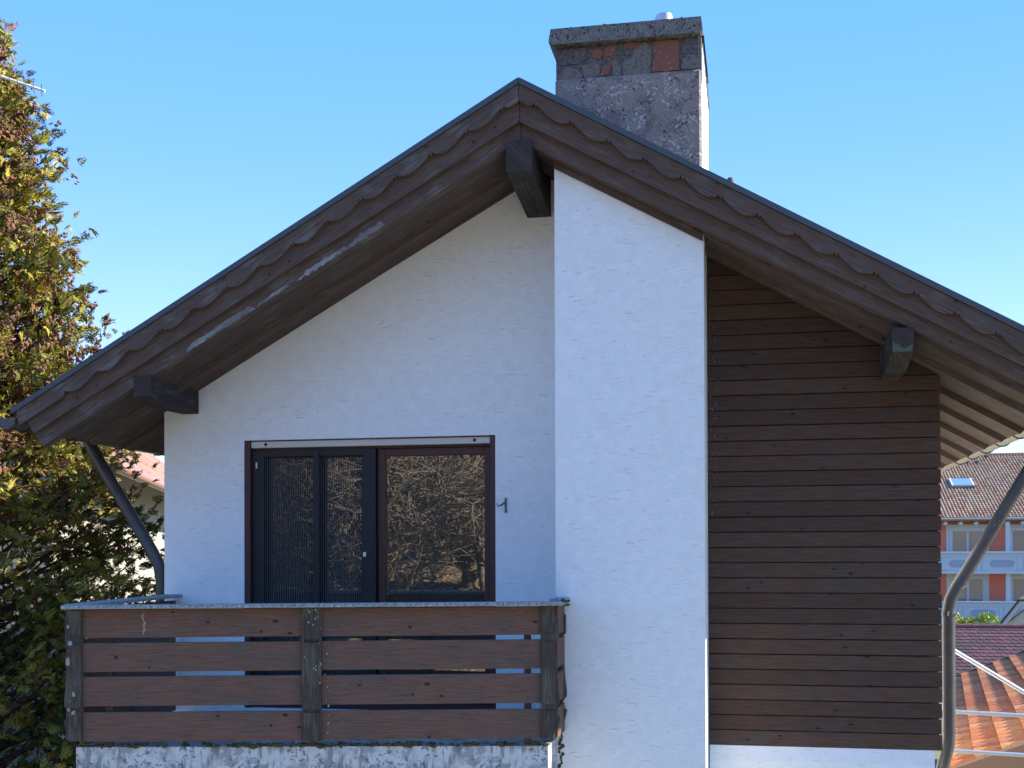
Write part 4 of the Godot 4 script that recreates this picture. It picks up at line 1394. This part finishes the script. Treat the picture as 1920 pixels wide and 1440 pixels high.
func build_conifer() -> void:
	var base := Vector3(-7.5, 0, -1.22)
	var root := group(self, "conifer", base)
	tag(root, "tall evergreen conifer with yellow green sprays left of the roof", "tree")
	var bark := tri_mat(patches_tex(190, 128, Color(0.10, 0.07, 0.05), [[0.05, 3, 0.5, 0.2, Color(0.06, 0.045, 0.035), 0.8]]), null, 1.0, 0.0)
	var g := Geo.new()
	g.tube([Vector3(0, 0, 0), Vector3(0.02, 3, 0), Vector3(-0.02, 6, 0.03), Vector3(0, 9.1, 0)], [0.17, 0.13, 0.08, 0.015], 9)
	put(root, "trunk", g, bark)
	var radius := func(y: float) -> float:
		var f := clampf((9.45 - y) / 9.45, 0.0, 1.0)
		return 2.45 * pow(f, 0.72) + 0.02
	var leafm := mat(Color(1, 1, 1), 0.75)
	leafm.vertex_color_use_as_albedo = true
	leafm.backlight_enabled = true
	leafm.backlight = Color(0.45, 0.45, 0.2)
	leafm.metallic_specular = 0.25
	var xs := [[], [], []]
	var cs := [[], [], []]
	var cx := []
	var cc := []
	var limbs := Geo.new()
	var r := RandomNumberGenerator.new()
	r.seed = 4242
	var count := 520
	for k in count:
		var f := (k + 0.5) / count
		var y := 0.3 + 9.05 * (1.0 - pow(1.0 - f, 0.80))
		var az := k * 2.39996 + r.randf_range(-0.4, 0.4)
		var reach: float = radius.call(y) * r.randf_range(0.62, 1.10)
		if r.randf() < 0.06:
			reach *= 1.16
		var outd := Vector3(cos(az), 0, sin(az))
		var rise := r.randf_range(0.25, 0.75)
		var tip := outd * reach + Vector3(0, y, 0)
		var root_at := Vector3(0, maxf(0.2, y - reach * rise), 0)
		limbs.tube([root_at, root_at.lerp(tip, 0.55) + Vector3(0, -0.06, 0), tip], [0.022, 0.013, 0.003], 4, false)
		var gold := clampf(r.randfn(0.55, 0.28), 0.0, 1.0)
		var bronze := 0.26 if (y > 4.0 and r.randf() < 0.4) else 0.05
		var n := int((32 if y < 6.0 else 22) + 22 * r.randf())
		for i in n:
			var along := 0.42 + 0.62 * pow(r.randf(), 0.6)
			var off := Vector3(r.randfn(0, 0.12), r.randfn(0, 0.10), r.randfn(0, 0.12))
			var p := root_at.lerp(tip, along) + off * (0.6 + 0.6 * reach / 2.0)
			var dir := (outd * r.randf_range(0.3, 1.0) + Vector3(r.randf_range(-0.6, 0.6), r.randf_range(-0.35, 0.75), r.randf_range(-0.6, 0.6))).normalized()
			var face := Vector3(r.randfn(0, 1), r.randfn(0.3, 0.6), r.randfn(0, 1))
			face = (face - dir * face.dot(dir)).normalized()
			var s := r.randf_range(0.45, 0.95)
			var which := r.randi() % 3
			xs[which].append(Transform3D(Basis(dir.cross(face), dir, face) * s, p))
			var yellow := clampf(gold + r.randfn(0, 0.18), 0.0, 1.0)
			var tint := Color(0.085, 0.12, 0.035).lerp(Color(0.46, 0.40, 0.085), yellow)
			if r.randf() < bronze:
				tint = Color(0.31, 0.15, 0.075).lerp(Color(0.20, 0.12, 0.07), r.randf())
			cs[which].append(tint * r.randf_range(0.75, 1.2))
		# cone bunches, thick on the upper boughs
		var cones := int((8 if y > 4.2 else 2) * r.randf() * 2.0)
		for i in cones:
			var p2 := root_at.lerp(tip, r.randf_range(0.6, 1.02)) + Vector3(r.randfn(0, 0.09), r.randfn(0, 0.08), r.randfn(0, 0.09))
			cx.append(Transform3D(Basis.from_euler(Vector3(r.randf() * TAU, r.randf() * TAU, 0)) * r.randf_range(0.8, 1.7), p2))
			cc.append(Color(0.24, 0.105, 0.05).lerp(Color(0.18, 0.105, 0.065), r.randf()) * r.randf_range(0.7, 1.2))
	put(root, "limbs", limbs, bark).set_meta("kind", "stuff")
	for k in 3:
		multi(root, "foliage", spray_mesh(900 + k), leafm, xs[k], cs[k])
	# cone bunch: small upright scales on a stem
	g = Geo.new()
	for i in 9:
		var p := Vector3(r.randf_range(-0.035, 0.035), r.randf_range(-0.05, 0.05), r.randf_range(-0.03, 0.03))
		g.blob(p, Vector3(0.012, 0.020, 0.012), r, 0.25, 2, 4)
	multi(root, "cones", g.mesh(), (func():
		var cm := mat(Color(1, 1, 1), 0.85)
		cm.vertex_color_use_as_albedo = true
		return cm).call(), cx, cc)

func build_hedge() -> void:
	var root := group(self, "shrub", Vector3(6.7, 0, -28.3))
	tag(root, "bright yellow green shrub above the ridge of the purple roof", "shrub")
	var g := Geo.new()
	for k in 5:
		g.tube([Vector3(-0.6 + k * 0.3, 0, 0), Vector3(-0.7 + k * 0.35, 1.9, 0.1)], [0.03, 0.008], 5)
	put(root, "stem", g, mat(lin(0.08, 0.06, 0.04), 0.9))
	var leafm := mat(Color(1, 1, 1), 0.6)
	leafm.vertex_color_use_as_albedo = true
	leafm.backlight_enabled = true
	leafm.backlight = Color(0.4, 0.45, 0.1)
	g = Geo.new()
	g.tri(Vector3(0, 0, 0), Vector3(0.03, 0.05, 0.01), Vector3(0, 0.11, 0), Vector3(0, 0, 1))
	g.tri(Vector3(0, 0, 0), Vector3(0, 0.11, 0), Vector3(-0.03, 0.05, 0.01), Vector3(0, 0, 1))
	var leaf := g.mesh()
	var xs := []
	var cs := []
	var r := RandomNumberGenerator.new()
	r.seed = 99
	for k in 2600:
		var x := r.randf_range(-1.0, 0.75)
		var top := 2.16 - 0.12 * absf(x) + 0.07 * sin(x * 7.0) + 0.04 * sin(x * 17.0) - (0.16 if x > 0.45 else 0.0)
		var p := Vector3(x, top - pow(r.randf(), 1.3) * 1.0, r.randf_range(-0.35, 0.35))
		xs.append(Transform3D(Basis.from_euler(Vector3(r.randf_range(-1.2, 1.2), r.randf() * TAU, r.randf_range(-1, 1))) * r.randf_range(0.6, 1.2), p))
		cs.append(Color(0.36, 0.42, 0.015).lerp(Color(0.12, 0.17, 0.02), r.randf() * 0.7))
	multi(root, "foliage", leaf, leafm, xs, cs)

func grow(g: Geo, p: Vector3, d: Vector3, len: float, rad: float, depth: int, r: RandomNumberGenerator) -> void:
	var pts := [p]
	var rads := [rad]
	var q := p
	var dir := d
	for i in 3:
		dir = (dir + Vector3(r.randfn(0, 0.14), r.randfn(0.03, 0.10), r.randfn(0, 0.14))).normalized()
		q += dir * len / 3.0
		pts.append(q)
		rads.append(rad * (1.0 - 0.16 * (i + 1)))
	g.tube(pts, rads, 6 if depth > 3 else 4, false)
	if depth <= 0:
		return
	var kids := r.randi_range(3, 4)
	for k in kids:
		var ax := Vector3(r.randfn(0, 1), r.randfn(0, 0.5), r.randfn(0, 1))
		ax = (ax - dir * ax.dot(dir)).normalized()
		var nd := (dir * r.randf_range(0.55, 1.0) + ax * r.randf_range(0.45, 0.95)).normalized()
		var from: Vector3 = pts[3] if k < 2 else pts[r.randi_range(1, 3)]
		grow(g, from, nd, len * r.randf_range(0.62, 0.92), rad * 0.62, depth - 1, r)

func hill(x: float, z: float) -> float:
	var a := smoothstep(8.2, 11.5, z) * 2.35
	var b := maxf(0.0, z - 12.0) * 0.26 + maxf(0.0, z - 40.0) * 0.1
	return a + b + (0.35 * sin(x * 0.21 + z * 0.13) + 0.2 * sin(x * 0.53 - z * 0.37)) * smoothstep(11.0, 20.0, z)

func build_hillside_trees() -> void:
	var bark := tri_mat(patches_tex(195, 128, Color(0.21, 0.18, 0.14), [[0.05, 3, 0.5, 0.2, Color(0.10, 0.08, 0.06), 0.8], [0.05, 3, 0.7, 0.1, Color(0.28, 0.25, 0.2), 0.7]]), null, 1.0, 0.0)
	var made := []
	for k in 3:
		var r := RandomNumberGenerator.new()
		r.seed = 500 + k
		var g := Geo.new()
		grow(g, Vector3(0, -0.2, 0), Vector3(r.randfn(0, 0.15), 1, r.randfn(0, 0.15)).normalized(), 1.2 + k * 0.3, 0.15, 5, r)
		made.append(g.mesh())
	var r2 := RandomNumberGenerator.new()
	r2.seed = 31
	for k in 26:
		var z := 12.0 + 12.0 * pow(r2.randf(), 1.5)
		var x := -(9.5 + z) * r2.randf_range(0.16, 0.48)
		var root := group(self, "bare_tree", Vector3(x, hill(x, z), z))
		root.rotation.y = r2.randf() * TAU
		root.scale = Vector3.ONE * r2.randf_range(0.75, 1.25)
		tag(root, "leafless brown tree on the slope mirrored in the balcony door glass", "tree", "leafless trees mirrored in the door")
		put(root, "branches", made[k % 3], bark)

func build_ground() -> void:
	var speck := tex_l(noise_img(31, 0.12, 512, 512, 0, 0, 4), 512, 512)
	var soil := tri_mat(patches_tex(210, 512, Color(0.16, 0.17, 0.09), [[0.02, 4, 0.5, 0.2, Color(0.22, 0.19, 0.12), 0.8]]), speck, 0.2, 1.0)
	var g := Geo.new()
	g.quad(Vector3(-900, -0.03, -900), Vector3(900, -0.03, -900), Vector3(900, -0.03, 900), Vector3(-900, -0.03, 900), Vector3.UP)
	put(self, "ground", g, soil).set_meta("kind", "structure")
	var gravel := tri_mat(patches_tex(211, 512, Color(0.30, 0.32, 0.27), [[0.2, 3, 0.6, 0.1, Color(0.19, 0.21, 0.16), 0.8], [0.02, 3, 0.5, 0.3, Color(0.25, 0.27, 0.22), 0.7]]), speck, 0.6, 1.5)
	g = Geo.new()
	g.box(Vector3(-20, -0.3, -0.5), Vector3(22, 0.0, 9.0))
	put(self, "yard", g, gravel).set_meta("kind", "structure")
	var litter := tri_mat(patches_tex(212, 512, Color(0.21, 0.165, 0.115), [[0.03, 5, 0.5, 0.1, Color(0.07, 0.05, 0.03), 0.9], [0.05, 5, 0.6, 0.06, Color(0.40, 0.31, 0.2), 0.9], [0.02, 3, 0.6, 0.2, Color(0.16, 0.15, 0.09), 0.7]]), speck, 0.35, 3.0)
	g = Geo.new()
	var step := 2.0
	for i in 60:
		for k in 46:
			var x0 := -60.0 + i * step
			var z0 := 8.0 + k * step
			var p := func(x: float, z: float) -> Vector3: return Vector3(x, hill(x, z) + 0.02, z)
			g.quad(p.call(x0, z0), p.call(x0 + step, z0), p.call(x0 + step, z0 + step), p.call(x0, z0 + step), Vector3.UP, Vector2.ZERO, Vector2.ZERO, Vector2.ZERO, Vector2.ZERO)
	put(self, "hillside", g, litter).set_meta("kind", "structure")

func _ready() -> void:
	# ---- camera: yaw 11 degrees left, lens shifted up
	var th := 0.192432
	var pi_ := 0.008745
	var ro_ := -0.00309
	var fw := Vector3(-sin(th) * cos(pi_), sin(pi_), -cos(th) * cos(pi_))
	var rt := fw.cross(Vector3.UP).normalized()
	var up := rt.cross(fw)
	var rt2 := rt * cos(ro_) + up * sin(ro_)
	var up2 := up * cos(ro_) - rt * sin(ro_)
	var cam := Camera3D.new()
	cam.name = "camera"
	cam.transform = Transform3D(Basis(rt2, up2, -fw), Vector3(0, 4.0, 9.5))
	cam.projection = Camera3D.PROJECTION_FRUSTUM
	cam.near = 0.1
	cam.far = 2500.0
	cam.size = 2.0 * 0.1 * 720.0 / 2277.33
	cam.frustum_offset = Vector2(0, 0.1 * 301.78 / 2277.33)
	add_child(cam)
	cam.current = true
	# ---- sky and exposure
	var env := Environment.new()
	env.background_mode = Environment.BG_SKY
	var sm := ProceduralSkyMaterial.new()
	sm.sky_top_color = lin(0.17, 0.53, 1.40)
	sm.sky_horizon_color = lin(1.5, 2.0, 2.5)
	sm.sky_curve = 0.09
	sm.ground_bottom_color = lin(0.2, 0.19, 0.15)
	sm.ground_horizon_color = lin(0.5, 0.5, 0.5)
	sm.sun_angle_max = 60.0
	sm.sun_curve = 0.1
	sm.energy_multiplier = 0.43
	var sky := Sky.new()
	sky.sky_material = sm
	env.sky = sky
	env.tonemap_mode = Environment.TONE_MAPPER_LINEAR
	env.tonemap_exposure = 2.4
	env.sdfgi_enabled = true
	env.ssao_enabled = true
	env.ssil_enabled = true
	var we := WorldEnvironment.new()
	we.name = "world_environment"
	we.environment = env
	add_child(we)
	# ---- sun: from the right, a little behind the facade
	var az := deg_to_rad(11.5)
	var el := deg_to_rad(31.0)
	var towards := Vector3(cos(el) * cos(az), sin(el), -cos(el) * sin(az))
	var sun := DirectionalLight3D.new()
	sun.name = "sun"
	sun.light_energy = 1.6
	sun.light_color = Color(1.0, 0.965, 0.89)
	sun.light_angular_distance = 0.5
	sun.shadow_enabled = true
	add_child(sun)
	sun.look_at_from_position(towards * 50.0, Vector3.ZERO, Vector3.UP)

	rng.seed = 12345
	make_materials()
	build_ground()
	build_house()
	build_orange_house()
	build_garage_roof()
	build_moss_roof()
	build_white_house()
	build_small_house()
	build_conifer()
	build_hedge()
	build_hillside_trees()
	build_bars()
	build_antenna()
